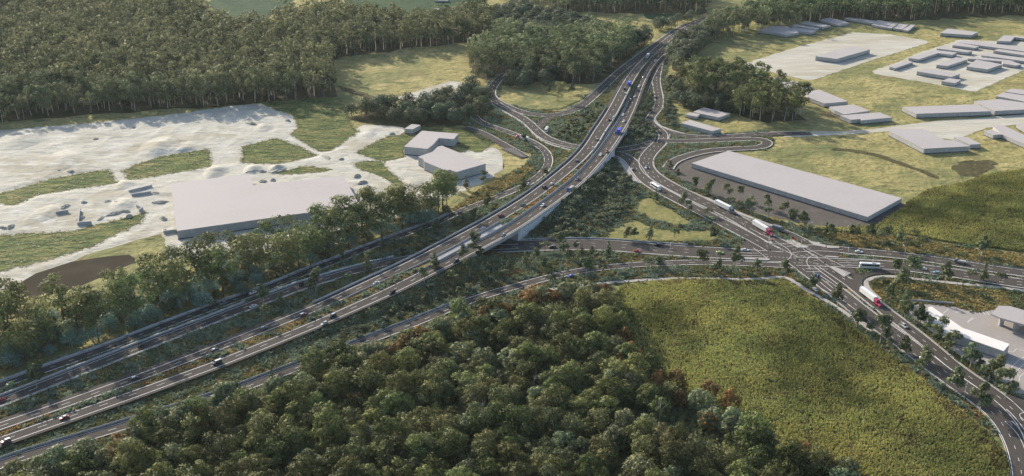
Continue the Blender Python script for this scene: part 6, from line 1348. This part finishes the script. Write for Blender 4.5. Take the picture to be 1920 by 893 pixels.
# --- belt of gums, wattles and shrubs between the service road and the warehouse
BELT = gs([(-140, 742), (0, 700), (100, 668), (200, 635), (300, 604), (400, 573), (500, 538), (600, 498), (700, 459), (770, 432), (845, 400), (826, 388), (740, 404), (640, 436), (560, 466), (470, 492), (400, 502), (340, 526), (270, 556), (150, 590), (60, 608), (-140, 640)])
x, y = scatter(BELT, 7.0, seed=41)
BIG = [(20, 640), (75, 640), (120, 612), (160, 625), (215, 592), (285, 560), (330, 545), (395, 515), (440, 505), (405, 545), (505, 490), (545, 482), (560, 505), (600, 462), (625, 470), (700, 432), (715, 445), (790, 408), (770, 425), (808, 400), (838, 388), (745, 412), (690, 442), (610, 480), (830, 392), (822, 405), (50, 678), (150, 645), (260, 606), (350, 575), (470, 530), (-20, 660), (0, 686), (45, 615), (95, 660), (185, 640), (240, 620), (300, 585), (375, 545), (420, 555), (480, 515), (530, 515), (585, 490), (650, 452), (680, 455), (740, 425), (755, 432), (655, 470), (10, 618)]
for u, v in BIG:
    q = g(u, v); plant('roadgum', q[0], q[1], 0, R.uniform(0.82, 1.08), 'gum_tree', 'large spreading olive gum in the belt below the big warehouse', 'tree', 'large gums of the belt below the big warehouse')
for u, v in [(95, 632), (120, 640), (60, 672), (30, 680), (150, 645), (175, 640), (265, 606), (285, 600), (245, 600), (330, 576), (390, 556), (445, 536), (430, 520), (520, 508), (560, 496), (600, 472), (620, 474), (700, 445), (715, 438), (770, 423), (480, 521), (655, 466), (205, 622), (355, 566)]:
    q = g(u, v); plant('wattle', q[0], q[1], 0, R.uniform(0.85, 1.2), 'wattle_tree', 'blue-green rounded wattle in the belt above the service road', 'tree', 'blue-green wattles of the belt'); BIG.append((u, v))
bq = np.array([g(u, v) for u, v in BIG])
for a, b in zip(x, y):
    if np.min(((bq - (a, b)) ** 2).sum(1)) < 14: continue
    c = R.random()
    if c < 0.42: plant('wattle', a, b, 0, R.uniform(0.6, 1.05), 'wattle_tree', 'blue-green rounded wattle in the belt above the service road', 'tree', 'blue-green wattles of the belt')
    elif c < 0.78: plant('olive', a, b, 0, R.uniform(0.55, 1.05), 'shrub', 'pale olive shrub in the belt above the service road', 'shrub', 'olive shrubs of the belt')
    else: plant('round', a, b, 0, R.uniform(0.45, 0.7), 'round_tree', 'dark green small tree in the belt above the service road', 'tree', 'dark small trees of the belt')
# --- foreground forest
RAIN = gs([(-260, 1010), (-200, 925), (-60, 915), (40, 898), (130, 875), (220, 834), (340, 788), (480, 752), (560, 722), (625, 690), (700, 664), (790, 634), (870, 606), (950, 578), (1030, 566), (1100, 562), (1152, 568), (1178, 640), (1200, 705), (1300, 752), (1390, 812), (1460, 862), (1540, 898), (1700, 965), (1760, 1040), (1700, 1100), (800, 1100), (-200, 1100)])
x, y = scatter(RAIN, 10.6, seed=51, jit=0.46); vv = visible(x, y, 16, 30); x, y = x[vv], y[vv]
clear_ = gs([(1215, 790), (1290, 790), (1330, 855), (1250, 845)])
edge = []
for i in range(len(RAIN) - 1): 
    for t in np.linspace(0, 1, 12): edge.append(RAIN[i] + (RAIN[i + 1] - RAIN[i]) * t)
edge = np.array(edge)
cnt = 0
for a, b in zip(x, y):
    if inpoly(np.array([a]), np.array([b]), clear_)[0]: continue
    u, v = proj(a, b, 0); u, v = float(u), float(v); de = math.sqrt(float(np.min(((edge - (a, b)) ** 2).sum(1)))); c = R.random(); cnt += 1
    if de < 13 and v < 960:
        hot = (640 < u < 1000 and c < 0.30) or (u > 1000 and c < 0.30) or c < 0.03
        if hot: plant('rust', a, b, 0, R.uniform(0.75, 1.05), 'rusty_tree', 'rust-brown tree on the rim of the foreground forest', 'tree', 'rusty trees on the rim of the foreground forest'); continue
        if c < 0.80: plant('sage', a, b, 0, R.uniform(0.75, 1.08), 'grey_green_tree', 'grey-green tree on the rim of the foreground forest', 'tree', 'grey-green rim trees of the foreground forest'); continue
    if c < 0.012: plant('rust', a, b, 0, R.uniform(0.7, 0.9), 'rusty_tree', 'rust-tinged tree deep inside the foreground forest', 'tree', 'rust-tinged trees inside the foreground forest')
    elif c < 0.10: plant('sage', a, b, 0, R.uniform(0.8, 1.05), 'grey_green_tree', 'pale grey-green tree deep inside the foreground forest', 'tree', 'pale trees inside the foreground forest')
    elif c < 0.34: plant('rain2', a, b, 0, R.uniform(0.7, 1.15), 'woodland_tree', 'open-crowned olive tree in the foreground forest', 'tree', 'open-crowned trees of the foreground forest', squash=R.uniform(0.75, 1.05))
    else: plant('rain', a, b, 0, R.uniform(0.55, 1.3), 'rainforest_tree', 'dense dark green tree in the foreground forest', 'tree', 'dense trees of the foreground forest', squash=R.uniform(0.8, 1.15))
for u, v in ((880, 628), (915, 614), (946, 606), (900, 640), (762, 668), (792, 656), (735, 680), (1168, 700), (1182, 688), (1330, 752), (1368, 772), (1268, 738), (1500, 880), (1545, 905)):
    q = g(u, v); plant('rust', q[0], q[1], 0, R.uniform(0.85, 1.1), 'rusty_tree', 'rust-brown tree on the rim of the foreground forest', 'tree', 'rusty trees on the rim of the foreground forest')
for u, v in ((652, 700), (690, 690), (1012, 580), (1060, 572), (1366, 815), (1400, 832), (1182, 745), (820, 640), (350, 800), (420, 775)):
    q = g(u, v); plant('sage', q[0], q[1], 0, R.uniform(0.95, 1.2), 'grey_green_tree', 'grey-green tree on the rim of the foreground forest', 'tree', 'grey-green rim trees of the foreground forest')
print('RAIN', cnt)
# --- young roadside trees, each where the photo shows it: base pixel, height in metres, kind
YT = {
 'yard': ('slim young gum in the row along the edge of the dirt yard', 'young gums along the dirt yard', [(1304.6, 354.5, 8), (1326.8, 366.8, 9), (1334, 362, 9), (1362.6, 371.8, 10), (1386, 373, 9), (1407, 401, 12), (1437.7, 391.5, 10), (1440, 408.7, 6), (1467.3, 405, 9), (1482, 423.5, 11), (1509, 423.5, 9), (1386, 391.5, 5), (1371, 385, 5), (1270.6, 336, 7), (1255.8, 318.6, 7), (1303.9, 354.3, 7)]),
 'strip': ('young tree in the yellow strip above the east arm road', 'young trees of the yellow strip', [(1503.5, 423, 9), (1548, 444, 9), (1557.6, 448.8, 10), (1597.6, 448.8, 9), (1608, 446, 8), (1631.7, 448.8, 10), (1654, 460.6, 12), (1687, 453.5, 10), (1698.7, 467.6, 7), (1729.3, 463, 6), (1715, 446, 5), (1842, 477, 11), (1816, 477, 6)]),
 'wedge': ('young tree between the east arm road and the yellow wedge', 'young trees along the yellow wedge', [(1677.5, 518, 10), (1690.5, 540.5, 16), (1714, 524, 13), (1771.6, 531, 12), (1843.4, 528.8, 11), (1818.7, 524, 5), (1875, 533.5, 6), (1618.8, 524, 6), (1661, 554.6, 9), (1670, 561.7, 9), (1696.4, 585, 13), (1695.5, 598, 11)]),
 'field': ('street tree between the front crop field and the lower road', 'street trees along the front crop field', [(1469.8, 526, 11), (1525.7, 545, 10), (1570, 574, 12), (1605.6, 617.4, 12), (1648.7, 647, 15), (1696, 671, 11), (1728, 705.4, 14), (1789.7, 737.4, 13), (1836.5, 776.9, 15), (1630, 626, 7), (1664, 652, 8)]),
 'station': ('street tree between the lower road and the service station', 'street trees in front of the service station', [(1724, 609, 11), (1725, 612, 10), (1758.9, 651, 10), (1762, 634, 11), (1786, 663.5, 11), (1818, 690.6, 14), (1852.5, 717.7, 12), (1866, 717.7, 13), (1884.5, 749.7, 15), (1835, 698, 7), (1742, 622, 8), (1775, 650, 8)]),
 'arterial': ('young tree on the planted strip between the arterial road and the slip road', 'young trees between the arterial road and the slip road', [(1048, 479, 13), (1022, 472, 6), (1081, 471, 7), (1061.6, 494, 12), (1140.5, 483, 10), (1098.6, 523, 13), (1033, 535, 6), (1055.5, 535, 7), (1129.4, 516, 6), (1148, 506, 6), (1214.4, 504, 6), (1234, 501, 7), (1318, 505, 11), (1347.8, 504, 8), (1378.6, 507, 13), (1416.8, 508, 8), (1090, 482, 8), (1110, 484, 7), (1005, 490, 8), (985, 500, 9), (1020, 505, 7)]),
 'lawn': ('small tree standing by the mown lawns', 'small trees by the mown lawns', [(1176, 451, 9), (1219, 449.6, 10), (1190, 449.6, 8), (1336.7, 453, 9), (1230, 380, 9), (1280.5, 391, 10), (1292, 402, 9), (1327, 406, 5), (1265, 449, 6)]),
 'bank': ('young tree on the bank between the slip road and the motorway', 'young trees on the bank of the slip road', [(494.9, 570, 11), (525.7, 575, 9), (593.4, 553, 14), (500, 592, 6), (688.7, 514, 12), (820, 439, 9), (850.5, 357, 9), (874, 357, 9), (908, 346, 9), (915, 396, 12), (982, 361, 10), (972.5, 334, 5), (890, 415, 8), (868, 420, 7), (790, 452, 8), (770, 462, 7), (740, 470, 7), (1024, 335, 8), (70, 728, 13), (718, 470, 8), (640, 492, 7)]),
 'lower': ('young tree on the bank below the lower carriageway', 'young trees on the bank below the lower carriageway', [(887.5, 492, 12), (816.9, 525, 9), (797, 547, 9), (869, 509, 10), (815, 519, 9), (900, 500, 8), (880, 520, 9), (905, 525, 10), (850, 540, 9), (930, 515, 9), (955, 505, 8), (860, 560, 7), (800, 570, 7), (740, 590, 7), (700, 600, 6), (650, 640, 6), (510, 715, 7), (445, 745, 8), (520, 695, 6)]),
 'north': ('young tree on the planted ground around the far bridge', 'young trees around the far bridge', [(920, 213.6, 8), (981.7, 272.8, 8), (1071.6, 176.7, 9), (1030, 176, 7), (1092, 256, 9), (1078, 262, 8), (1100, 244, 9), (1110, 232, 8), (1084, 246, 8), (1066, 250, 7), (1120, 215, 8), (960, 165, 7)])}
for nm, (lb, gr, L_) in YT.items():
    for i, (u, v, h) in enumerate(L_):
        q = g(u, v); z = float(hz(q[0], q[1])[0]); h *= 1.22
        key = 'umbrella' if h < 7.5 else ('youngcone' if (i % 3 == 1 and nm in ('arterial', 'bank', 'lower', 'lawn', 'strip', 'wedge')) else 'young')
        plant(key, q[0], q[1], z, h / (6.0 if key == 'umbrella' else 10.0), 'young_tree', lb, 'tree', gr)
q = g(1046, 190); plant('roadgum', q[0], q[1], 0, 0.62, 'gum_tree', 'broad lone gum on the sunlit clearing inside the loop road', 'tree', None, 2)
q = g(73, 706); plant('yellow', q[0], q[1], 0, 0.8, 'young_tree', 'yellow-green flat-topped tree beside the service road at the left', 'tree', None, 0)
# bushy small trees on the banks and inside the planted triangle
for k, (P, sp_, lb, gr, s0, s1) in enumerate((
        ([(1000, 400), (1060, 370), (1110, 330), (1150, 300), (1178, 335), (1196, 360), (1180, 395), (1130, 430), (1090, 448), (1000, 450)], 7.2, 'dark bushy tree in the planted triangle right of the near bridge', 'bushy trees of the planted triangle', 0.7, 1.5),
        ([(560, 665), (700, 605), (800, 555), (880, 515), (960, 490), (960, 525), (860, 570), (760, 610), (640, 660)], 8, 'dark bushy tree on the long bank below the lower carriageway', 'bushy trees of the long lower bank', 0.6, 1.15),
        ([(1182, 232), (1205, 215), (1226, 244), (1236, 260), (1210, 274), (1180, 280), (1170, 268)], 6.4, 'dark bushy tree in the clump right of the far bridge', 'bushy trees right of the far bridge', 0.9, 1.6),
        ([(1196, 206), (1208, 180), (1226, 170), (1228, 200), (1212, 214)], 7, 'dark bushy tree between the motorway and the climbing side road', 'bushy trees by the climbing side road', 0.8, 1.3),
        ([(1246, 150), (1252, 200), (1240, 222), (1262, 238), (1272, 230), (1262, 190), (1258, 150)], 7, 'dark bushy tree right of the climbing side road', 'bushy trees right of the climbing side road', 0.8, 1.4),
        ([(1040, 262), (1075, 270), (1120, 240), (1140, 205), (1120, 200), (1095, 215), (1060, 232)], 9, 'dark bushy tree on the planted ground left of the far bridge', 'bushy trees left of the far bridge', 0.6, 1.2),
        ([(620, 520), (740, 478), (850, 425), (930, 385), (1000, 350), (1000, 365), (930, 402), (840, 455), (740, 500), (640, 515)], 9, 'dark bushy tree on the bank above the upper carriageway', 'bushy trees above the upper carriageway', 0.6, 1.1),
        ([(1040, 200), (1090, 195), (1120, 175), (1110, 168), (1080, 185)], 8, 'dark bushy tree along the inner edge of the loop road', 'bushy trees inside the loop road', 0.6, 1.0),
        ([(1200, 402), (1240, 425), (1300, 430), (1340, 436), (1300, 420), (1230, 405), (1200, 396), (1180, 410)], 7, 'dark low bush between the two mown lawns', 'bushes between the lawns', 0.4, 0.7))):
    x, y = scatter(gs(P), sp_, seed=60 + k)
    for a, b in zip(x, y): plant('verge_tree', a, b, float(hz(a, b)[0]), R.uniform(s0, s1), 'bushy_tree', lb, 'tree', gr)

# --- uncountable planting: tussocks, groundcover, shrubs on the verges; crops
def tufts(name, label, cat, x, y, z, size, n, mat, seed, flat=0.7, lean=0.55):
    """clumps of n leaf blades around each point, one object"""
    rr = np.random.default_rng(seed); m = len(x)
    a = rr.uniform(0, 6.283, (m, n)); r = rr.random((m, n)) ** 0.5 * 0.42; s = size[:, None] * (0.6 + 0.7 * rr.random((m, n)))
    bx, by = x[:, None] + np.cos(a) * r * size[:, None], y[:, None] + np.sin(a) * r * size[:, None]; bz = np.repeat(z[:, None], n, 1)
    ox, oy = np.cos(a) * s * lean, np.sin(a) * s * lean; hgt = s * flat
    w = s * 0.34; px, py = -np.sin(a + rr.normal(0, .8, (m, n))) * w, np.cos(a + rr.normal(0, .8, (m, n))) * w
    V = np.stack([np.stack([bx - px * .6, by - py * .6, bz], -1), np.stack([bx + px * .6, by + py * .6, bz], -1), np.stack([bx + ox * .7 + px, by + oy * .7 + py, bz + hgt * .7], -1), np.stack([bx + ox - px * .5, by + oy - py * .5, bz + hgt], -1)], 2).reshape(-1, 3)
    t = np.clip(np.repeat(rr.random((m, 1)) * 0.7, n, 1) + rr.random((m, n)) * 0.35, 0, 1)
    tag(link(name, npmesh(name, V, quads(m * n), M[mat], tone=np.repeat(t.ravel(), 4))), label, cat, kind='stuff')
def rnd_in(P, dens, seed, avoid=True):
    rr = np.random.default_rng(seed); x0, y0 = P.min(0); x1, y1 = P.max(0); n = int((x1 - x0) * (y1 - y0) * dens)
    x, y = rr.uniform(x0, x1, n), rr.uniform(y0, y1, n); k = inpoly(x, y, P)
    if avoid: k &= ~masked(ROADMASK, x, y)
    return x[k], y[k]
# keep the motorway surface free of planting
for ln, a, b in ((LA, A_L(LA) + .8, A_R(LA) + .3), (LB, B_L(LB) + .3, B_R(LB) + .8), (mB, 3.6, 3.0)):
    V, Fq = ribbon(ln, a, -b, 0)
    for q in Fq: fill(ROADMASK, V[q][:, :2])
for L_ in LW: fill(ROADMASK, L_)
x, y = rnd_in(VP_, 1.0, 71)
ok = y < 1300; x, y = x[ok], y[ok]; n1 = vnoise(x, y, 6, 1) * 0.6 + vnoise(x, y, 2.2, 7) * 0.4; n2 = vnoise(x, y, 4, 2) * 0.5 + vnoise(x, y, 1.6, 8) * 0.5; z = hz(x, y) + 0.03
yel = inpoly(x, y, gs(OCHRE1)) | inpoly(x, y, gs(OCHRE2)) | inpoly(x, y, gs(OCHRE3))
band = np.minimum(np.sqrt(((x[:, None] - LA.P[None, ::3, 0]) ** 2 + (y[:, None] - LA.P[None, ::3, 1]) ** 2)).min(1), np.sqrt(((x[:, None] - LB.P[None, ::3, 0]) ** 2 + (y[:, None] - LB.P[None, ::3, 1]) ** 2)).min(1))
kt = ~yel & (n1 > 0.53); ko = ~yel & ~kt & (n2 > 0.53); kg = ~yel & ~kt & ~ko; rz_ = np.random.default_rng(5)
tufts('tussock_grass', 'teal tussock grasses on the verges and banks', 'grass', x[kt], y[kt], z[kt], rz_.uniform(0.7, 1.7, kt.sum()), 6, 'teal', 81, 0.85)
tufts('groundcover', 'rust-orange groundcover on the verges and medians', 'groundcover', x[ko], y[ko], z[ko], rz_.uniform(0.5, 1.1, ko.sum()), 6, 'orange', 82, 0.5, 0.6)
tufts('low_shrubs', 'dark green low shrubs on the verges and banks', 'shrubs', x[kg], y[kg], z[kg], rz_.uniform(0.7, 1.6, kg.sum()), 7, 'shrubgreen', 83, 0.75)
k2 = yel; xs, ys = x[k2], y[k2]; zz = np.where(inpoly(xs, ys, gs(OCHRE1)) | inpoly(xs, ys, gs(OCHRE2)) | inpoly(xs, ys, gs(OCHRE3)), 0.36, 0.1) + hz(xs, ys)
kk = vnoise(xs, ys, 8, 9) > 0.32
tufts('yellow_groundcover', 'yellow flowering groundcover beside the east arm and the service road', 'groundcover', xs[kk], ys[kk], zz[kk], rz_.uniform(0.7, 1.4, kk.sum()), 6, 'yellowcover', 84, 0.5, 0.6)
tufts('low_shrubs', 'olive shrubs dotted through the yellow groundcover', 'shrubs', xs[~kk], ys[~kk], zz[~kk], rz_.uniform(0.8, 1.6, (~kk).sum()), 6, 'shrubgreen', 85, 0.7)
# flowering median between the carriageways
mx, my, mz = [], [], []
for i in range(0, len(LB.P)):
    u_, v_ = proj(LB.P[i, 0], LB.P[i, 1], LB.P[i, 2])
    if (u_ > 800 and u_ < 958) or (1125 < u_ < 1178): continue
    p, nl = LB.P[i], LB.Nl[i]; j = iA(p); q = LA.P[j, :2] - LA.Nl[j] * (A_R(LA)[j] + 0.5); r = p[:2] + nl * (B_L(LB)[i] + 0.5)
    if np.linalg.norm(q - r) > 16 or v_ < 60: continue
    for _ in range(9):
        f, e = R.random(), R.uniform(-2, 2); c = q * f + r * (1 - f) + LB.T[i] * e; mx.append(c[0]); my.append(c[1]); mz.append(p[2] + 0.25)
mx, my, mz = map(np.array, (mx, my, mz)); cc = vnoise(mx, my, 7, 4) > 0.47
def median_bed():
    V1, V2 = [], []
    for p, nl, bl in zip(LB.P, LB.Nl, B_L(LB)):
        j = iA(p); q = LA.P[j, :2] - LA.Nl[j] * (A_R(LA)[j] - 0.1); r = p[:2] + nl * (bl - 0.1)
        if float(proj(p[0], p[1], p[2])[1]) < 45: break
        V1.append((q[0], q[1], p[2] + 0.40)); V2.append((r[0], r[1], p[2] + 0.40))
    n = len(V1); i = np.arange(n - 1)
    tag(link('median_bed', npmesh('median_bed', np.array(V1 + V2), np.column_stack([n + i, n + i + 1, i + 1, i]), M['verge'])), 'planted soil bed of the motorway median', 'median', kind='structure')
median_bed()
tufts('groundcover', 'rust-orange flowers along the motorway median', 'groundcover', mx[cc], my[cc], mz[cc] + .1, rz_.uniform(0.8, 1.5, cc.sum()), 6, 'orange', 86, 0.6, 0.5)
tufts('tussock_grass', 'teal tussocks along the motorway median', 'grass', mx[~cc], my[~cc], mz[~cc] + .1, rz_.uniform(0.9, 1.9, (~cc).sum()), 6, 'teal', 87, 0.85)
# crops
def crop(label, P, dens, seed, matl, which):
    x, y = rnd_in(gs(P), dens, seed); dv = vnoise(x, y, 30, seed) * 0.5 + vnoise(x, y, 9, seed + 1) * 0.5; rr = np.random.default_rng(seed)
    m = len(x); keep = rr.random(m) < np.clip(0.45 + dv, 0, 1); x, y, dv = x[keep], y[keep], dv[keep]
    gmix = vnoise(x, y, 33, seed + 7) * 0.5 + vnoise(x, y, 11, seed + 8) * 0.25 + vnoise(x, y, 2.5, seed + 9) * 0.25 + (np.random.default_rng(seed + 11).random(len(x)) - .5) * 0.45
    de_ = np.concatenate([np.sqrt(((np.stack([x[c:c + 4000], y[c:c + 4000]], 1)[:, None] - ed1[None]) ** 2).sum(2)).min(1) for c in range(0, len(x), 4000)])
    rd_ = np.random.default_rng(seed + 13).random(len(x)); dead = (rd_ < 0.05) | ((vnoise(x, y, 4.5, seed + 10) > 0.84) & (rd_ < 0.5)) | ((de_ < 8) & (vnoise(x, y, 5, seed + 12) > 0.55) & (rd_ < 0.6) & (seed < 95))
    kind_ = np.where(dead, 2, np.where(gmix > 0.49, 1, 0)); k = kind_ == which; x, y, dv = x[k], y[k], dv[k]; m = len(x); n = 4
    a = rr.uniform(0, 6.283, (m, n)); h = (0.9 + 1.3 * dv)[:, None] * rr.uniform(0.7, 1.25, (m, n)); w = rr.uniform(0.14, 0.30, (m, n)); L_ = rr.uniform(0.3, 0.65, (m, n))
    ca, sa = np.cos(a), np.sin(a); X, Y = x[:, None], y[:, None]; z0 = 0.12
    V = np.stack([np.stack([X - sa * w * .4, Y + ca * w * .4, h * 0.25 + z0], -1), np.stack([X + sa * w * .4, Y - ca * w * .4, h * 0.25 + z0], -1), np.stack([X + ca * L_ * .6 + sa * w, Y + sa * L_ * .6 - ca * w, h + z0], -1), np.stack([X + ca * L_ * .9 - sa * w * .6, Y + sa * L_ * .9 + ca * w * .6, h * 0.85 + z0], -1)], 2).reshape(-1, 3)
    t = np.clip((vnoise(x, y, 40, seed + 2)[:, None] - 0.5) * 0.9 + (vnoise(x, y, 14, seed + 5)[:, None] - 0.5) * 0.6 + rr.random((m, n)) * 0.75 + 0.1 + 0.35 * (vnoise(x, y, 5, seed + 3)[:, None] - .5), 0, 1)
    tag(link('crop', npmesh('crop', V, quads(m * n), M[matl], tone=np.repeat(t.ravel(), 4))), label, 'crop', kind='stuff')
ed1 = np.array([p + (q - p) * t for p, q in zip(gs(CORN1)[:16], gs(CORN1)[1:17]) for t in np.linspace(0, 1, 20)])
for lb, P, de, sd in (('filling the large front field', CORN1, 2.6, 91), ('in the field right of the long warehouse', CORN2, 2.0, 95)):
    crop('straw-yellow crop ' + lb, P, de, sd, 'corn', 0)
    crop('greener crop patches ' + lb, P, de, sd, 'corngreen', 1)
    crop('dead brown crop clumps ' + lb, P, de, sd, 'corndead', 2)
# haze: one even box of air around camera and scene
hm, hnt, hp = newmat('haze_air'); hnt.nodes.remove(hp)
pv = hnt.nodes.new('ShaderNodeVolumePrincipled'); pv.inputs['Color'].default_value = (0.66, 0.78, 0.84, 1); pv.inputs['Density'].default_value = 0.000022; pv.inputs['Anisotropy'].default_value = 0.3
hnt.links.new(pv.outputs[0], hnt.nodes['Material Output'].inputs['Volume'])
hb = MB().box(-9500, 9500, -1500, 14500, -2, CAMH + 6).obj('haze', hm); tag(hb, 'thin pale evening haze over the valley', 'haze', kind='stuff')

from collections import Counter
print('PLANTED', Counter(PLANTED))
print('POLYS', {m.name: len(m.polygons) for m in bpy.data.meshes if len(m.polygons) > 40000})

x, y = rnd_in(RAIN, 0.32, 99, avoid=False); v_ = visible(x, y, 6, 20); x, y = x[v_], y[v_]
tufts('understorey', 'mixed green understorey shrubs filling the foreground forest', 'shrubs', x, y, np.full(len(x), 0.12), np.random.default_rng(9).uniform(1.6, 3.4, len(x)), 9, 'shrubgreen', 100, 1.0, 0.6)

# ragged grass along the edges of the green patches
ex, ey = [], []
rr = np.random.default_rng(77)
for P in GREENS[:5] + GREENS[7:12] + LW[:2]:
    for i in range(len(P)):
        a, b = P[i], P[(i + 1) % len(P)]
        for _ in range(max(1, int(np.linalg.norm(b - a) * 1.6))):
            q = a + (b - a) * rr.random() + rr.normal(0, 1.1, 2); ex.append(q[0]); ey.append(q[1])
ex, ey = np.array(ex), np.array(ey); k_ = ~masked(ROADMASK, ex, ey) & (ey < 1300); ex, ey = ex[k_], ey[k_]
tufts('grass_tufts', 'ragged grass tufts along the edges of the green patches', 'grass', ex, ey, np.full(len(ex), 0.12), rr.uniform(0.5, 1.2, len(ex)), 6, 'edgegrass', 101, 0.22, 0.8)
gx_, gy_ = [], []
for P in GREENS[:5] + GREENS[7:12] + LW[:2]:
    a, b = rnd_in(P, 0.09, int(abs(P[0, 0])) + 5, avoid=True); gx_.append(a); gy_.append(b)
gx_, gy_ = np.concatenate(gx_), np.concatenate(gy_); k_ = gy_ < 1200; gx_, gy_ = gx_[k_], gy_[k_]
tufts('grass_tufts', 'taller grass tufts scattered over the green patches', 'grass', gx_, gy_, np.full(len(gx_), 0.12), rr.uniform(0.6, 1.4, len(gx_)), 7, 'edgegrass', 102, 0.18, 0.9)

for u, v, h in ((1235, 800, 15), (1330, 800, 13), (905, 800, 15), (700, 850, 16), (1210, 850, 14), (1000, 745, 13), (560, 850, 14), (830, 720, 13)):
    q = g(u, v); rr = np.random.default_rng(int(u)); mb = MB().tube((0, 0, 0), (0.3, 0.1, h * 0.6), 0.28, 0.18, 7).tube((0.3, 0.1, h * 0.6), (0.1, 0.4, h), 0.18, 0.04, 6)
    for k in range(7):
        z = h * (0.5 + 0.06 * k); a = rr.uniform(0, 6.28); l = h * 0.26 * rr.uniform(.6, 1.1); e = (math.cos(a) * l, math.sin(a) * l, z + l * 0.7)
        mb.tube((0.2, 0.15, z), e, 0.11, 0.05, 5).tube(e, (e[0] * 1.3 + rr.normal(0, .4), e[1] * 1.3 + rr.normal(0, .4), e[2] + l * .5), 0.05, 0.02, 4)
    o = mb.obj('dead_tree', M['bark']); o.location = (q[0], q[1], 0); tag(o, 'bare pale dead tree standing among the foreground forest', 'tree', 'dead trees in the foreground forest')
